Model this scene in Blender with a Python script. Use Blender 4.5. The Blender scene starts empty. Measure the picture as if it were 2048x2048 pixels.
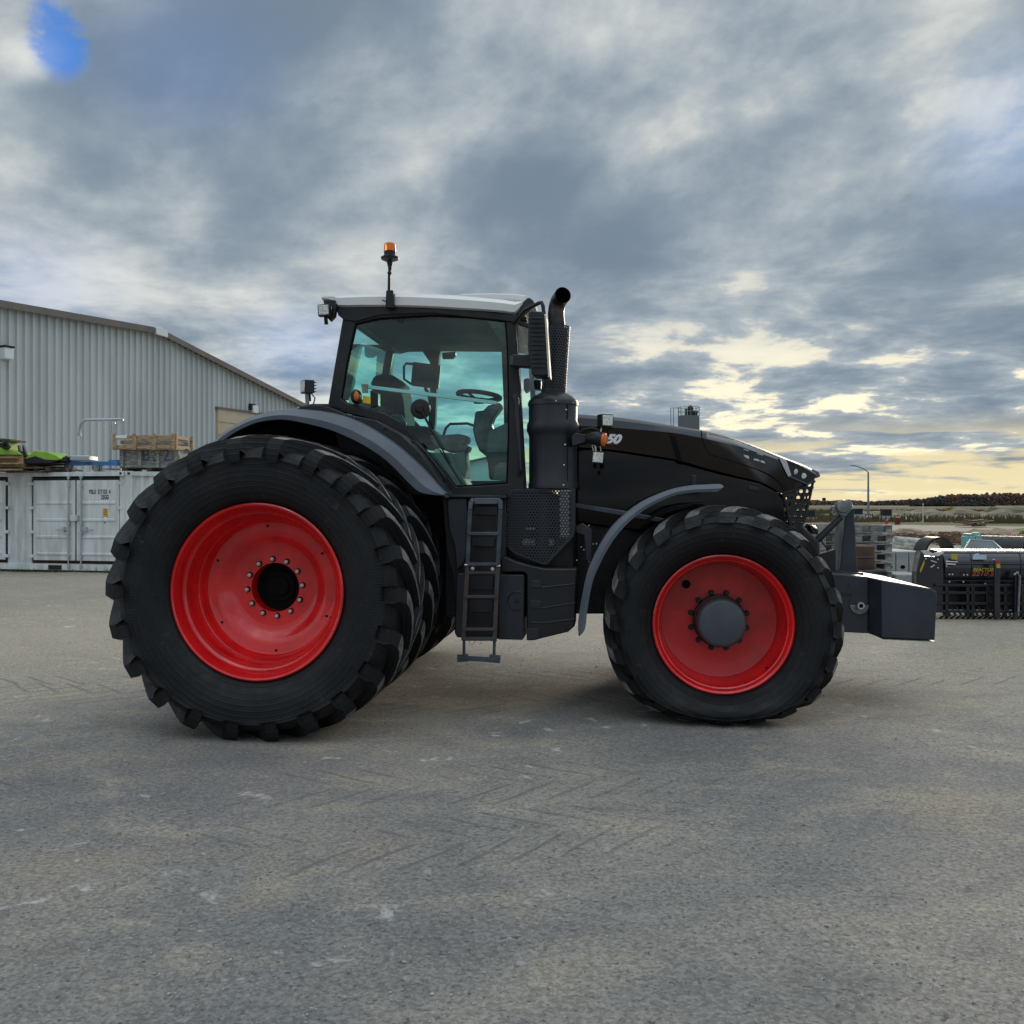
import bpy, bmesh, math, random
from mathutils import Vector, Matrix
R = math.radians
random.seed(7)
S = bpy.context.scene
COL = S.collection

# ------------------------------------------------------------------ camera
F, HZ, H = 1900.0, 1007.0, 1.75          # focal length and horizon row measured on the 2048 px photograph, eye height
cam = bpy.data.cameras.new('camera')
cam.sensor_width = 36; cam.sensor_fit = 'HORIZONTAL'; cam.lens = 36*F/2048
cam.shift_y = (HZ-1024)/2048; cam.clip_start = .05; cam.clip_end = 20000
co = bpy.data.objects.new('camera', cam); COL.objects.link(co)
co.location = (0, 0, H); co.rotation_euler = (R(90), 0, 0); S.camera = co

# ------------------------------------------------------------------ view, sun, sky
S.view_settings.view_transform = 'Standard'; S.view_settings.look = 'None'
S.view_settings.exposure = 0.0; S.view_settings.gamma = 1.0
S.render.engine = 'CYCLES'
S.cycles.max_bounces = 6; S.cycles.diffuse_bounces = 3; S.cycles.glossy_bounces = 3; S.cycles.transparent_max_bounces = 16
SUN_EL, SUN_AZ = R(11), R(24)            # azimuth clockwise from +Y
sd = Vector((math.sin(SUN_AZ)*math.cos(SUN_EL), math.cos(SUN_AZ)*math.cos(SUN_EL), math.sin(SUN_EL)))
sl = bpy.data.lights.new('sun', 'SUN'); sl.energy = 1.7; sl.angle = R(12); sl.color = (1, .86, .66)
so = bpy.data.objects.new('sun', sl); COL.objects.link(so)
so.rotation_euler = sd.to_track_quat('Z', 'Y').to_euler(); so.location = (20, 40, 30)

def NT(nt):
    class G: pass
    g = G(); g.nt = nt
    def node(t, **k):
        n = nt.nodes.new(t)
        ins = k.pop('ins', {})
        for a, b in k.items(): setattr(n, a, b)
        for a, b in ins.items():
            s = n.inputs[a]
            if isinstance(b, bpy.types.NodeSocket): nt.links.new(b, s)
            else: s.default_value = b
        return n
    def m(op, a, b=0.0, c=None, clamp=False):
        n = nt.nodes.new('ShaderNodeMath'); n.operation = op; n.use_clamp = clamp
        for i, x in enumerate((a, b) if c is None else (a, b, c)):
            if isinstance(x, bpy.types.NodeSocket): nt.links.new(x, n.inputs[i])
            else: n.inputs[i].default_value = x
        return n.outputs[0]
    def vm(op, a, b=(0, 0, 0), out=0):
        n = nt.nodes.new('ShaderNodeVectorMath'); n.operation = op
        for i, x in enumerate((a, b)):
            if isinstance(x, bpy.types.NodeSocket): nt.links.new(x, n.inputs[i])
            else: n.inputs[i].default_value = x
        return n.outputs[out]
    def mix(f, a, b, blend='MIX'):
        n = nt.nodes.new('ShaderNodeMix'); n.data_type = 'RGBA'; n.blend_type = blend
        for i, x in ((0, f), (6, a), (7, b)):
            if isinstance(x, bpy.types.NodeSocket): nt.links.new(x, n.inputs[i])
            elif i == 0: n.inputs[i].default_value = x
            else: n.inputs[i].default_value = (*x, 1)
        return n.outputs[2]
    def ss(x, lo, hi, a=0.0, b=1.0):
        n = nt.nodes.new('ShaderNodeMapRange'); n.interpolation_type = 'SMOOTHSTEP'
        nt.links.new(x, n.inputs[0])
        for i, v in enumerate((lo, hi, a, b)): n.inputs[i+1].default_value = v
        return n.outputs[0]
    def noise(vec, scale, detail=6, rough=.55, dist=0.0, out=0):
        n = node('ShaderNodeTexNoise', ins={'Vector': vec, 'Scale': scale, 'Detail': detail, 'Roughness': rough, 'Distortion': dist})
        return n.outputs[out]
    g.node, g.m, g.vm, g.mix, g.ss, g.noise, g.link = node, m, vm, mix, ss, noise, nt.links.new
    return g

w = bpy.data.worlds.new('World'); S.world = w; w.use_nodes = True
w.cycles.sampling_method = 'MANUAL'; w.cycles.sample_map_resolution = 512
nt = w.node_tree; nt.nodes.clear(); g = NT(nt)
def pxdir(px, py): return Vector(((px-1024)/F, 1, (HZ-py)/F)).normalized()
tc = g.node('ShaderNodeTexCoord').outputs['Generated']
D = g.vm('NORMALIZE', tc)
sep = g.node('ShaderNodeSeparateXYZ', ins={0: D}); dx, dy, dz = sep.outputs
el = g.m('MAXIMUM', dz, 0.0)
den = g.m('ADD', el, .13)
pv = g.node('ShaderNodeCombineXYZ', ins={0: g.m('DIVIDE', dx, den), 1: g.m('DIVIDE', dy, den), 2: 0.0}).outputs[0]
def blob(px, py, rad, soft=1.0, sx=1.0):
    c = pxdir(px, py)
    v = g.vm('SUBTRACT', D, tuple(c))
    v = g.vm('MULTIPLY', v, (1/sx, 1, 1))
    d = g.vm('LENGTH', v, out=1)
    return g.ss(d, rad*(1-soft), rad, 1.0, 0.0)
BLOBS = [(1350, 110, .20, .10, 1, 1.5), (1800, 330, .16, .05, 1, 1.5), (85, 112, .030, -.22, 1, 1.8), (150, 40, .05, .06), (1290, 300, .09, -.05, 1, 1.7), (1000, 300, .16, .10, 1, 1.2), (1560, 230, .14, .08, 1, 1.6), (130, 520, .08, -.08), (0, 370, .05, -.10), (290, 420, .17, .10, 1, 1.3),
          (1900, 650, .12, .13, 1, 2.0), (1500, 730, .13, -.02, 1, 2.0), (1800, 755, .055, -.10, 1, 3.0), (600, 670, .07, -.085, 1, 1.6), (480, 620, .10, -.04, 1, 2.0), (1060, 575, .05, -.14, 1, 3.4), (1350, 660, .06, -.06, 1, 2.0),
          (1700, 850, .05, .06, 1, 3.5), (1250, 480, .14, .06, 1, 2), (1650, 60, .15, .06), (1980, 150, .10, -.02, 1, 1.2), (2010, 250, .08, -.03), (750, 200, .14, -.05), (1050, 250, .14, .05), (1600, 540, .12, .03, 1, 1.6), (1150, 800, .06, -.05, 1, 2.5), (60, 590, .07, -.05, 1, 2), (1200, 20, .07, -.04, 1, 1.4), (500, 30, .12, .04, 1, 2)]
rv_ = g.node('ShaderNodeVectorRotate', rotation_type='Y_AXIS', ins={'Vector': D, 'Angle': R(22)}).outputs[0]
n1 = g.noise(g.vm('ADD', g.vm('MULTIPLY', rv_, (1, 1, 1.7)), (5, 2, 1)), 2.1, 7, .52, .1)
n2 = g.noise(g.vm('ADD', g.vm('MULTIPLY', rv_, (1, 1, 1.5)), (9.3, 4, 3.1)), 5.0, 8, .57, .15)
n3 = g.noise(g.vm('ADD', pv, (11.3, 4.2, 2)), 2.1, 8, .60, .2)
lowf = g.ss(dz, .08, .34, 1.0, .25)
dens = g.m('ADD', g.m('MULTIPLY', n1, .52), g.m('MULTIPLY', n2, .48))
dens = g.m('ADD', g.m('MULTIPLY', dens, g.m('SUBTRACT', 1.0, g.m('MULTIPLY', lowf, .6))), g.m('MULTIPLY', n3, g.m('MULTIPLY', lowf, .6)))
dens = g.m('ADD', g.m('MULTIPLY', g.m('SUBTRACT', dens, .5), 1.85), .500)
def addb(x, px, py, rad, amt, soft=1.0, sx=1.0): return g.m('ADD', x, g.m('MULTIPLY', blob(px, py, rad, soft, sx), amt))
for b in BLOBS: dens = addb(dens, *b)
cr = g.node('ShaderNodeValToRGB', ins={0: dens}); e = cr.color_ramp; e.interpolation = 'B_SPLINE'
cols = [(.30, (.76, .77, .74)), (.38, (.61, .64, .64)), (.44, (.485, .53, .555)), (.50, (.37, .43, .48)), (.57, (.27, .335, .40)), (.70, (.18, .24, .315))]
e.elements[0].position = cols[0][0]; e.elements[0].color = (*cols[0][1], 1)
e.elements[1].position = cols[-1][0]; e.elements[1].color = (*cols[-1][1], 1)
for p, c in cols[1:-1]:
    q_ = e.elements.new(p); q_.color = (*c, 1)
cloud = cr.outputs[0]
# warm light leaking round the hidden sun, only where the cloud is thin and low
sdn = tuple(pxdir(1700, 860))
dot = g.vm('DOT_PRODUCT', D, sdn, out=1)
near = g.ss(dot, .90, .995)
lowm = g.ss(dz, .09, .20, 1.0, .25)
thin = g.ss(dens, .395, .475, 1.0, 0.0)
leak = g.m('MULTIPLY', g.m('MULTIPLY', near, thin), lowm)
cloud = g.mix(g.m('MULTIPLY', leak, .95, clamp=True), cloud, (1.12, 1.02, .74))
streak = g.noise(g.vm('MULTIPLY', D, (2.6, 2.6, 26)), 1.9, 6, .55, .25)
hor = g.m('MULTIPLY', g.ss(dz, .035, .095, 1.0, 0.0), g.ss(dot, .70, .97))
hor = g.m('MULTIPLY', hor, g.ss(g.m('ADD', streak, g.ss(dz, 0.0, .04, -.045, 0.02)), .465, .575, .92, .06))
cloud = g.mix(g.m('MULTIPLY', hor, .95, clamp=True), cloud, (.97, .82, .47))
# unseen sky above and behind the camera brightened to light the scene
back = g.m('MULTIPLY', g.ss(dy, -.7, .45, 1.25, 1.0), g.ss(dz, .50, .85, 1.0, 2.4))
cloud = g.vm('MULTIPLY', cloud, g.node('ShaderNodeCombineXYZ', ins={0: back, 1: back, 2: back}).outputs[0])
sky = g.node('ShaderNodeTexSky', sky_type='NISHITA', sun_disc=False, sun_elevation=SUN_EL, sun_rotation=SUN_AZ, altitude=150, air_density=1.0, dust_density=.6, ozone_density=2.2)
STR = .12
clear = g.mix(.7, g.vm('MULTIPLY', sky.outputs[0], (STR*.35, STR*.8, STR*1.6)), (.05, .25, .80))
hn = g.noise(g.vm('ADD', g.vm('MULTIPLY', D, (1, 1, 1.2)), (2.2, 7, 4)), 17, 5, .6, .2)
hb = blob(118, 72, .050, 1, .8)
hole = g.m('MULTIPLY', g.ss(g.m('ADD', hb, g.m('MULTIPLY', g.m('SUBTRACT', hn, .5), 3.2)), .15, .90), g.ss(hb, .0, .55))
hole = g.m('MULTIPLY', hole, .78)
cm = g.m('MAXIMUM', hole, g.m('MULTIPLY', blob(2020, 260, .11), .20))
cm = g.m('MAXIMUM', cm, g.m('MAXIMUM', g.m('MULTIPLY', blob(600, 690, .06, 1, 1.7), .25), g.m('MULTIPLY', blob(370, 130, .10, 1, 1.5), .14)))
cm = g.m('MAXIMUM', cm, g.m('MULTIPLY', blob(40, 575, .08, 1, 1.8), .2))
cover = g.m('SUBTRACT', 1.0, cm, clamp=True)
final = g.mix(cover, clear, cloud)
final = g.mix(g.ss(dz, -.05, 0.0, 1.0, 0.0), final, (.10, .10, .095))
bg = g.node('ShaderNodeBackground', ins={'Color': g.vm('MULTIPLY', final, (1/STR,)*3), 'Strength': STR})
g.link(bg.outputs[0], g.node('ShaderNodeOutputWorld').inputs[0])

# ------------------------------------------------------------------ frames: photo measurement -> metres on a plane of the thing
class Frame:
    def __init__(s, x, y, a): s.o = Vector((x, y, 0)); s.a = a; s.u = Vector((math.cos(a), math.sin(a), 0)); s.v = Vector((-math.sin(a), math.cos(a), 0))
    def q(s, px, py, v=0.0):
        d = Vector(((px-1024)/F, 1, (HZ-py)/F)); c = Vector((0, 0, H))
        t = (v - (c-s.o).dot(s.v))/d.dot(s.v); p = c+d*t
        return ((p-s.o).dot(s.u), p.z)
    def Q(s, px, py, v=0.0):
        u, z = s.q(px, py, v); return (u, v, z)
def at(px, py, Z): return Vector(((px-1024)/F*Z, Z, H+(HZ-py)/F*Z))

# ------------------------------------------------------------------ mesh builder
class MB:
    def __init__(s): s.v = []; s.f = []; s.m = []; s.uv = {}
    def add(s, vs, fs, mi=0):
        b = len(s.v); s.v += [tuple(p) for p in vs]
        for f in fs: s.f.append(tuple(b+i for i in f)); s.m.append(mi)
        return b
    def box(s, c, d, rot=None, mi=0):
        x, y, z = d[0]/2, d[1]/2, d[2]/2
        vs = [Vector((a*x, b*y, e_*z)) for a in (-1, 1) for b in (-1, 1) for e_ in (-1, 1)]
        if rot is not None: vs = [rot @ v for v in vs]
        s.add([v+Vector(c) for v in vs], [(0, 1, 3, 2), (4, 6, 7, 5), (0, 4, 5, 1), (2, 3, 7, 6), (0, 2, 6, 4), (1, 5, 7, 3)], mi); return s
    def bb(s, x0, x1, y0, y1, z0, z1, mi=0): return s.box(((x0+x1)/2, (y0+y1)/2, (z0+z1)/2), (abs(x1-x0), abs(y1-y0), abs(z1-z0)), None, mi)
    def beam(s, a, b, wd, th, up=(0, 0, 1), mi=0):
        a, b = Vector(a), Vector(b); d = b-a; L = d.length; x = d.normalized(); up = Vector(up)
        y = up.cross(x)
        if y.length < 1e-4: y = Vector((0, 1, 0)).cross(x)
        y.normalize(); z = x.cross(y); m = Matrix((x, y, z)).transposed()
        return s.box((a+b)/2, (L, wd, th), m, mi)
    def prism(s, pts, v0, v1, mi=0):                       # polygon in (u,w), extruded along v
        n = len(pts); vs = [(p[0], v0, p[1]) for p in pts]+[(p[0], v1, p[1]) for p in pts]
        s.add(vs, [tuple(range(n)), tuple(range(2*n-1, n-1, -1))]+[(i, i+n, (i+1) % n+n, (i+1) % n) for i in range(n)], mi); return s
    def prism2(s, p0, v0, p1, v1, mi=0):
        n = len(p0); vs = [(p[0], v0, p[1]) for p in p0]+[(p[0], v1, p[1]) for p in p1]
        s.add(vs, [tuple(range(n)), tuple(range(2*n-1, n-1, -1))]+[(i, i+n, (i+1) % n+n, (i+1) % n) for i in range(n)], mi); return s
    def ring(s, outer, inner, v0, v1, mi=0):
        n = len(outer); vs = [(p[0], v0, p[1]) for p in outer]+[(p[0], v0, p[1]) for p in inner]+[(p[0], v1, p[1]) for p in outer]+[(p[0], v1, p[1]) for p in inner]
        fs = []
        for i in range(n):
            j = (i+1) % n
            fs += [(i, j, n+j, n+i), (2*n+i, 3*n+i, 3*n+j, 2*n+j), (i, 2*n+i, 2*n+j, j), (n+i, n+j, 3*n+j, 3*n+i)]
        s.add(vs, fs, mi); return s
    def tube(s, path, r, n=10, cap=True, mi=0):
        path = [Vector(p) for p in path]; k = len(path); rs = r if isinstance(r, (list, tuple)) else [r]*k
        vs = []; prev = None
        for i, p in enumerate(path):
            t = (path[min(i+1, k-1)]-path[max(i-1, 0)]).normalized()
            if prev is None: a = t.orthogonal().normalized()
            else:
                a = prev-t*prev.dot(t); a = a.normalized() if a.length > 1e-5 else t.orthogonal().normalized()
            prev = a; b = t.cross(a)
            for j in range(n):
                an = 2*math.pi*j/n; vs.append(p+(a*math.cos(an)+b*math.sin(an))*rs[i])
        fs = [(i*n+j, i*n+(j+1) % n, (i+1)*n+(j+1) % n, (i+1)*n+j) for i in range(k-1) for j in range(n)]
        if cap: fs += [tuple(range(n))[::-1], tuple((k-1)*n+j for j in range(n))]
        s.add(vs, fs, mi); return s
    def lathe(s, prof, o=(0, 0, 0), axis='y', n=48, mi=0, capa=False, capb=False, M=None):   # prof = [(radius, offset along axis)]
        vs = []
        for r, h in prof:
            for j in range(n):
                a = 2*math.pi*j/n; c, d = r*math.cos(a), r*math.sin(a)
                p = Vector((c, h, d)) if axis == 'y' else (Vector((c, d, h)) if axis == 'z' else Vector((h, c, d)))
                if M is not None: p = M @ p
                vs.append(p+Vector(o))
        k = len(prof); fs = [(i*n+j, i*n+(j+1) % n, (i+1)*n+(j+1) % n, (i+1)*n+j) for i in range(k-1) for j in range(n)]
        if capa: fs.append(tuple(range(n)))
        if capb: fs.append(tuple((k-1)*n+j for j in range(n)))
        s.add(vs, fs, mi); return s
    def cyl(s, a, b, r, n=16, mi=0): return s.tube([a, b], r, n, True, mi)
    def build(s, name, mats, parent=None, bevel=0.0, smooth=35, loc=None, seg=2, recalc=True):
        me = bpy.data.meshes.new(name); me.from_pydata(s.v, [], s.f)
        mats = mats if isinstance(mats, (list, tuple)) else [mats]
        for x in mats: me.materials.append(x)
        me.polygons.foreach_set('material_index', s.m)
        if recalc:
            bm = bmesh.new(); bm.from_mesh(me); bmesh.ops.recalc_face_normals(bm, faces=bm.faces); bm.to_mesh(me); bm.free()
        if smooth: me.shade_smooth(); me.set_sharp_from_angle(angle=R(smooth))
        me.update()
        o = bpy.data.objects.new(name, me); COL.objects.link(o)
        if parent is not None: o.parent = parent
        if loc is not None: o.location = loc
        if bevel:
            b = o.modifiers.new('bevel', 'BEVEL'); b.width = bevel; b.segments = seg; b.limit_method = 'ANGLE'; b.angle_limit = R(40); b.harden_normals = False
        return o
def tag(o, label=None, cat=None, group=None, kind=None):
    if label: o['label'] = label
    if cat: o['category'] = cat
    if group: o['group'] = group
    if kind: o['kind'] = kind
    return o
def empty(name, loc=(0, 0, 0), rz=0.0, label=None, cat=None, group=None):
    o = bpy.data.objects.new(name, None); COL.objects.link(o); o.location = loc; o.rotation_euler = (0, 0, rz); o.empty_display_size = .2
    return tag(o, label, cat, group)
def kids(o): return [c for c in bpy.data.objects if c.parent is o]
def copy_tree(o, parent=None):
    c = o.copy(); COL.objects.link(c); c.parent = parent
    for ch in kids(o): copy_tree(ch, c)
    return c
def text(name, body, size, mat, parent, M, shear=0.0, bold=0.0, xs=1.0):
    cu = bpy.data.curves.new(name, 'FONT'); cu.body = body; cu.size = size; cu.shear = shear; cu.offset = bold; cu.extrude = .001
    t = bpy.data.objects.new(name, cu); COL.objects.link(t)
    bpy.context.view_layer.update()
    me = bpy.data.meshes.new_from_object(t.evaluated_get(bpy.context.evaluated_depsgraph_get()))
    bpy.data.objects.remove(t); bpy.data.curves.remove(cu)
    me.transform(M @ Matrix.Diagonal((xs, 1, 1, 1))); me.materials.clear(); me.materials.append(mat); me.name = name
    o = bpy.data.objects.new(name, me); COL.objects.link(o); o.parent = parent
    return o
def UP(x, y, z, tilt=0.0): return Matrix.Translation((x, y, z)) @ Matrix.Rotation(R(90), 4, 'X') @ Matrix.Rotation(tilt, 4, 'Z')

# ------------------------------------------------------------------ materials
def mat(name, c, rough=.5, metal=0.0, var=0.0, vs=3.0, c2=None, bump=0.0, bs=60.0, coat=0.0, spec=.5, rv=0.0, vdet=6, stretch=None, alpha=None):
    m = bpy.data.materials.new(name); m.use_nodes = True; g = NT(m.node_tree); p = m.node_tree.nodes['Principled BSDF']
    p.inputs['Base Color'].default_value = (*c, 1); p.inputs['Roughness'].default_value = rough; p.inputs['Metallic'].default_value = metal
    p.inputs['Coat Weight'].default_value = coat; p.inputs['Coat Roughness'].default_value = .04; p.inputs['Specular IOR Level'].default_value = spec
    vec = g.node('ShaderNodeTexCoord').outputs['Object']
    if stretch: vec = g.vm('MULTIPLY', vec, stretch)
    if var or c2:
        n = g.noise(vec, vs, vdet, .6)
        f = g.ss(n, .38, .64)
        a = tuple(x*(1-var) for x in c); b = c2 if c2 else tuple(min(1, x*(1+var)) for x in c)
        g.link(g.mix(f, a, b), p.inputs['Base Color'])
    if rv:
        n = g.noise(vec, vs*2.3, 5, .6); g.link(g.ss(n, .3, .7, max(0, rough-rv), min(1, rough+rv)), p.inputs['Roughness'])
    if bump:
        n = g.noise(vec, bs, 5, .65)
        g.link(g.node('ShaderNodeBump', ins={'Height': n, 'Strength': bump, 'Distance': .01}).outputs[0], p.inputs['Normal'])
    return m
def emit(name, c, s):
    m = mat(name, c, .3); p = m.node_tree.nodes['Principled BSDF']; p.inputs['Emission Color'].default_value = (*c, 1); p.inputs['Emission Strength'].default_value = s; return m
def glass(name, tint, refl=1.0, rough=0.0):
    m = bpy.data.materials.new(name); m.use_nodes = True; t = m.node_tree; t.nodes.clear(); g = NT(t)
    fr = g.node('ShaderNodeFresnel', ins={'IOR': 1.5}).outputs[0]
    gl = g.node('ShaderNodeBsdfGlossy', ins={'Roughness': rough, 'Color': (1, 1, 1, 1)})
    tr = g.node('ShaderNodeBsdfTransparent', ins={'Color': (*tint, 1)})
    mx = g.node('ShaderNodeMixShader', ins={0: g.m('MULTIPLY', fr, refl, clamp=True), 1: tr.outputs[0], 2: gl.outputs[0]})
    g.link(mx.outputs[0], g.node('ShaderNodeOutputMaterial').inputs[0]); return m
def perforated(name, c, pitch, rad, plane='xz', rough=.45, aspect=1.0):
    m = mat(name, c, rough); t = m.node_tree; g = NT(t); p = t.nodes['Principled BSDF']
    if plane == 'uv': v = g.node('ShaderNodeUVMap').outputs[0]; s = g.node('ShaderNodeSeparateXYZ', ins={0: v}); a, b = s.outputs[0], s.outputs[1]
    else: s = g.node('ShaderNodeSeparateXYZ', ins={0: g.node('ShaderNodeTexCoord').outputs['Object']}); a, b = s.outputs[0], s.outputs[2]
    px, py = pitch, pitch*1.7320508*aspect
    def lat(ox, oy):
        x = g.m('MULTIPLY', g.m('SUBTRACT', g.m('FRACT', g.m('ADD', g.m('DIVIDE', a, px), ox+100)), .5), px)
        y = g.m('MULTIPLY', g.m('SUBTRACT', g.m('FRACT', g.m('ADD', g.m('DIVIDE', b, py), oy+100)), .5), py)
        return g.m('SQRT', g.m('ADD', g.m('MULTIPLY', x, x), g.m('MULTIPLY', y, y)))
    d = g.m('MINIMUM', lat(0, 0), lat(.5, .5))
    g.link(g.m('GREATER_THAN', d, rad), p.inputs['Alpha']); return m

M_ = {}
M_['rubber'] = mat('rubber', (.0065, .008, .0105), .60, 0, .0, 4, (.0145, .016, .0185), bump=.25, bs=90, rv=.12, spec=.35)
def sidewall(m):
    t = m.node_tree; g = NT(t); p = t.nodes['Principled BSDF']; sp = g.node('ShaderNodeSeparateXYZ', ins={0: g.node('ShaderNodeTexCoord').outputs['Object']})
    x, y, z = sp.outputs; r = g.m('SQRT', g.m('ADD', g.m('MULTIPLY', x, x), g.m('MULTIPLY', z, z))); a = g.m('ARCTAN2', z, x)
    ring = g.m('POWER', g.m('ABSOLUTE', g.m('SINE', g.m('MULTIPLY', r, 78))), 14)
    rad = g.m('MULTIPLY', g.ss(g.m('SINE', g.m('MULTIPLY', a, 260)), .2, .8), g.m('MULTIPLY', g.ss(r, .90, .92), g.ss(r, .955, .97, 1.0, 0.0)))
    pv_ = g.node('ShaderNodeCombineXYZ', ins={0: g.m('MULTIPLY', a, 9), 1: g.m('MULTIPLY', r, 5), 2: y}).outputs[0]
    sc = g.noise(pv_, 1.6, 6, .65, .4); du = g.noise(g.node('ShaderNodeTexCoord').outputs['Object'], 2.2, 6, .65)
    c = g.mix(g.ss(du, .42, .66), (.0048, .0062, .0082), (.0120, .0130, .0145)); c = g.mix(g.m('MULTIPLY', g.ss(sc, .62, .72), .7), c, (.045, .044, .042))
    for l in list(p.inputs['Base Color'].links): t.links.remove(l)
    g.link(c, p.inputs['Base Color'])
    h = g.m('ADD', g.m('MULTIPLY', ring, .0022), g.m('ADD', g.m('MULTIPLY', rad, .0022), g.m('MULTIPLY', g.noise(pv_, 14, 4, .6), .003)))
    for l in list(p.inputs['Normal'].links): t.links.remove(l)
    g.link(g.node('ShaderNodeBump', ins={'Height': h, 'Strength': .9, 'Distance': 1.0}).outputs[0], p.inputs['Normal'])
sidewall(M_['rubber'])
M_['lugtop'] = mat('worn lug tops', (.21, .20, .19), .85, 0, .0, 9, (.075, .073, .072), bump=.3, bs=70)
M_['red'] = mat('red wheel paint', (.68, .008, .010), .24, 0, .16, 2.2, coat=.6, rv=.10, bump=.03, bs=30)
M_['redmatt'] = mat('red disc paint', (.48, .007, .009), .36, 0, .2, 3, coat=.2, bump=.05, bs=120, rv=.1)
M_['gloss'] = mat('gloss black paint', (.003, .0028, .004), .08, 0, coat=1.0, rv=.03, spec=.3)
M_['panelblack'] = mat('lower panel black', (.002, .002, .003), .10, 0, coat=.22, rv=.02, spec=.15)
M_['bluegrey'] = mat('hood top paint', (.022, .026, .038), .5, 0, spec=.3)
M_['plastic'] = mat('black moulded plastic', (.0065, .0075, .0095), .46, 0, .3, 4, bump=.08, bs=150, rv=.1)
M_['slate'] = mat('dark slate paint', (.015, .018, .025), .42, 0, .2, 3, bump=.05, bs=120, rv=.08)
M_['fender'] = mat('grey fender', (.105, .122, .150), .48, 0, .12, 2.5, bump=.05, bs=140, rv=.08)
M_['ladder'] = mat('ladder steel', (.065, .075, .095), .45, .2, .25, 9, rv=.1)
M_['rusty'] = mat('rusty ladder steel', (.050, .058, .075), .6, 0, 0, 9, (.085, .045, .028), bump=.2, bs=60)
M_['white'] = mat('white roof paint', (.72, .71, .70), .35, 0, .04, 1.5, coat=.2)
M_['black'] = mat('deep black', (.002, .002, .003), .8, spec=.2)
M_['chrome'] = mat('bright metal', (.55, .56, .58), .28, 1.0, rv=.1, vs=8)
M_['bolt'] = mat('zinc bolt', (.62, .61, .58), .35, .7)
M_['lens'] = mat('clear lens', (.62, .62, .58), .35, 0, .25, 60, coat=.6)
M_['amber'] = mat('amber lens', (.95, .22, .01), .25, 0, coat=.5)
M_['amber'].node_tree.nodes['Principled BSDF'].inputs['Transmission Weight'].default_value = .35
M_['capgrey'] = mat('grey hub cap', (.060, .070, .084), .45, 0, .1, 6, bump=.05, bs=120)
M_['glass'] = glass('tinted cab glass', (.60, .93, .90), 1.0)
M_['interior'] = mat('cab interior grey', (.045, .048, .047), .7, 0, .15, 5)
M_['intlight'] = mat('pale cab panel', (.17, .175, .155), .6, 0, .12, 5)
M_['seat'] = mat('seat fabric', (.018, .020, .023), .85, 0, .25, 20, bump=.15, bs=200)
M_['wrap'] = mat('dusty plastic wrap', (.085, .09, .088), .3, 0, .6, 5, bump=.5, bs=12)
M_['yellow'] = mat('yellow sticker', (.75, .55, .02), .5)
M_['palebar'] = mat('pale bar', (.75, .80, .80), .5)
M_['teal'] = mat('teal hose cap', (.02, .42, .45), .4)
M_['perf'] = perforated('perforated shield', (.022, .025, .032), .0265, .0083)
M_['perfuv'] = perforated('perforated exhaust guard', (.024, .026, .032), .026, .0070, 'uv')
M_['grille'] = perforated('open grille mesh', (.010, .010, .011), .05, .016, aspect=1.3)
M_['pipe'] = mat('exhaust pipe', (.04, .04, .044), .42, .6, .3, 6, (.075, .06, .055), rv=.1)
M_['whitetext'] = mat('white lettering', (.85, .85, .85), .5)
M_['faint'] = mat('dark lettering', (.03, .028, .03), .5)
M_['rimglare'] = mat('mirror rim painted glare', (.55, .50, .42), .5)  # cream tone puts the sun glare on the mirror rim into the colour
M_['steelgrey'] = mat('grey cast steel', (.22, .24, .24), .5, .4, .3, 12, bump=.2, bs=60)
M_['ballast'] = mat('ballast paint', (.026, .031, .042), .50, 0, .18, 2.2, bump=.15, bs=35, rv=.08)

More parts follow.
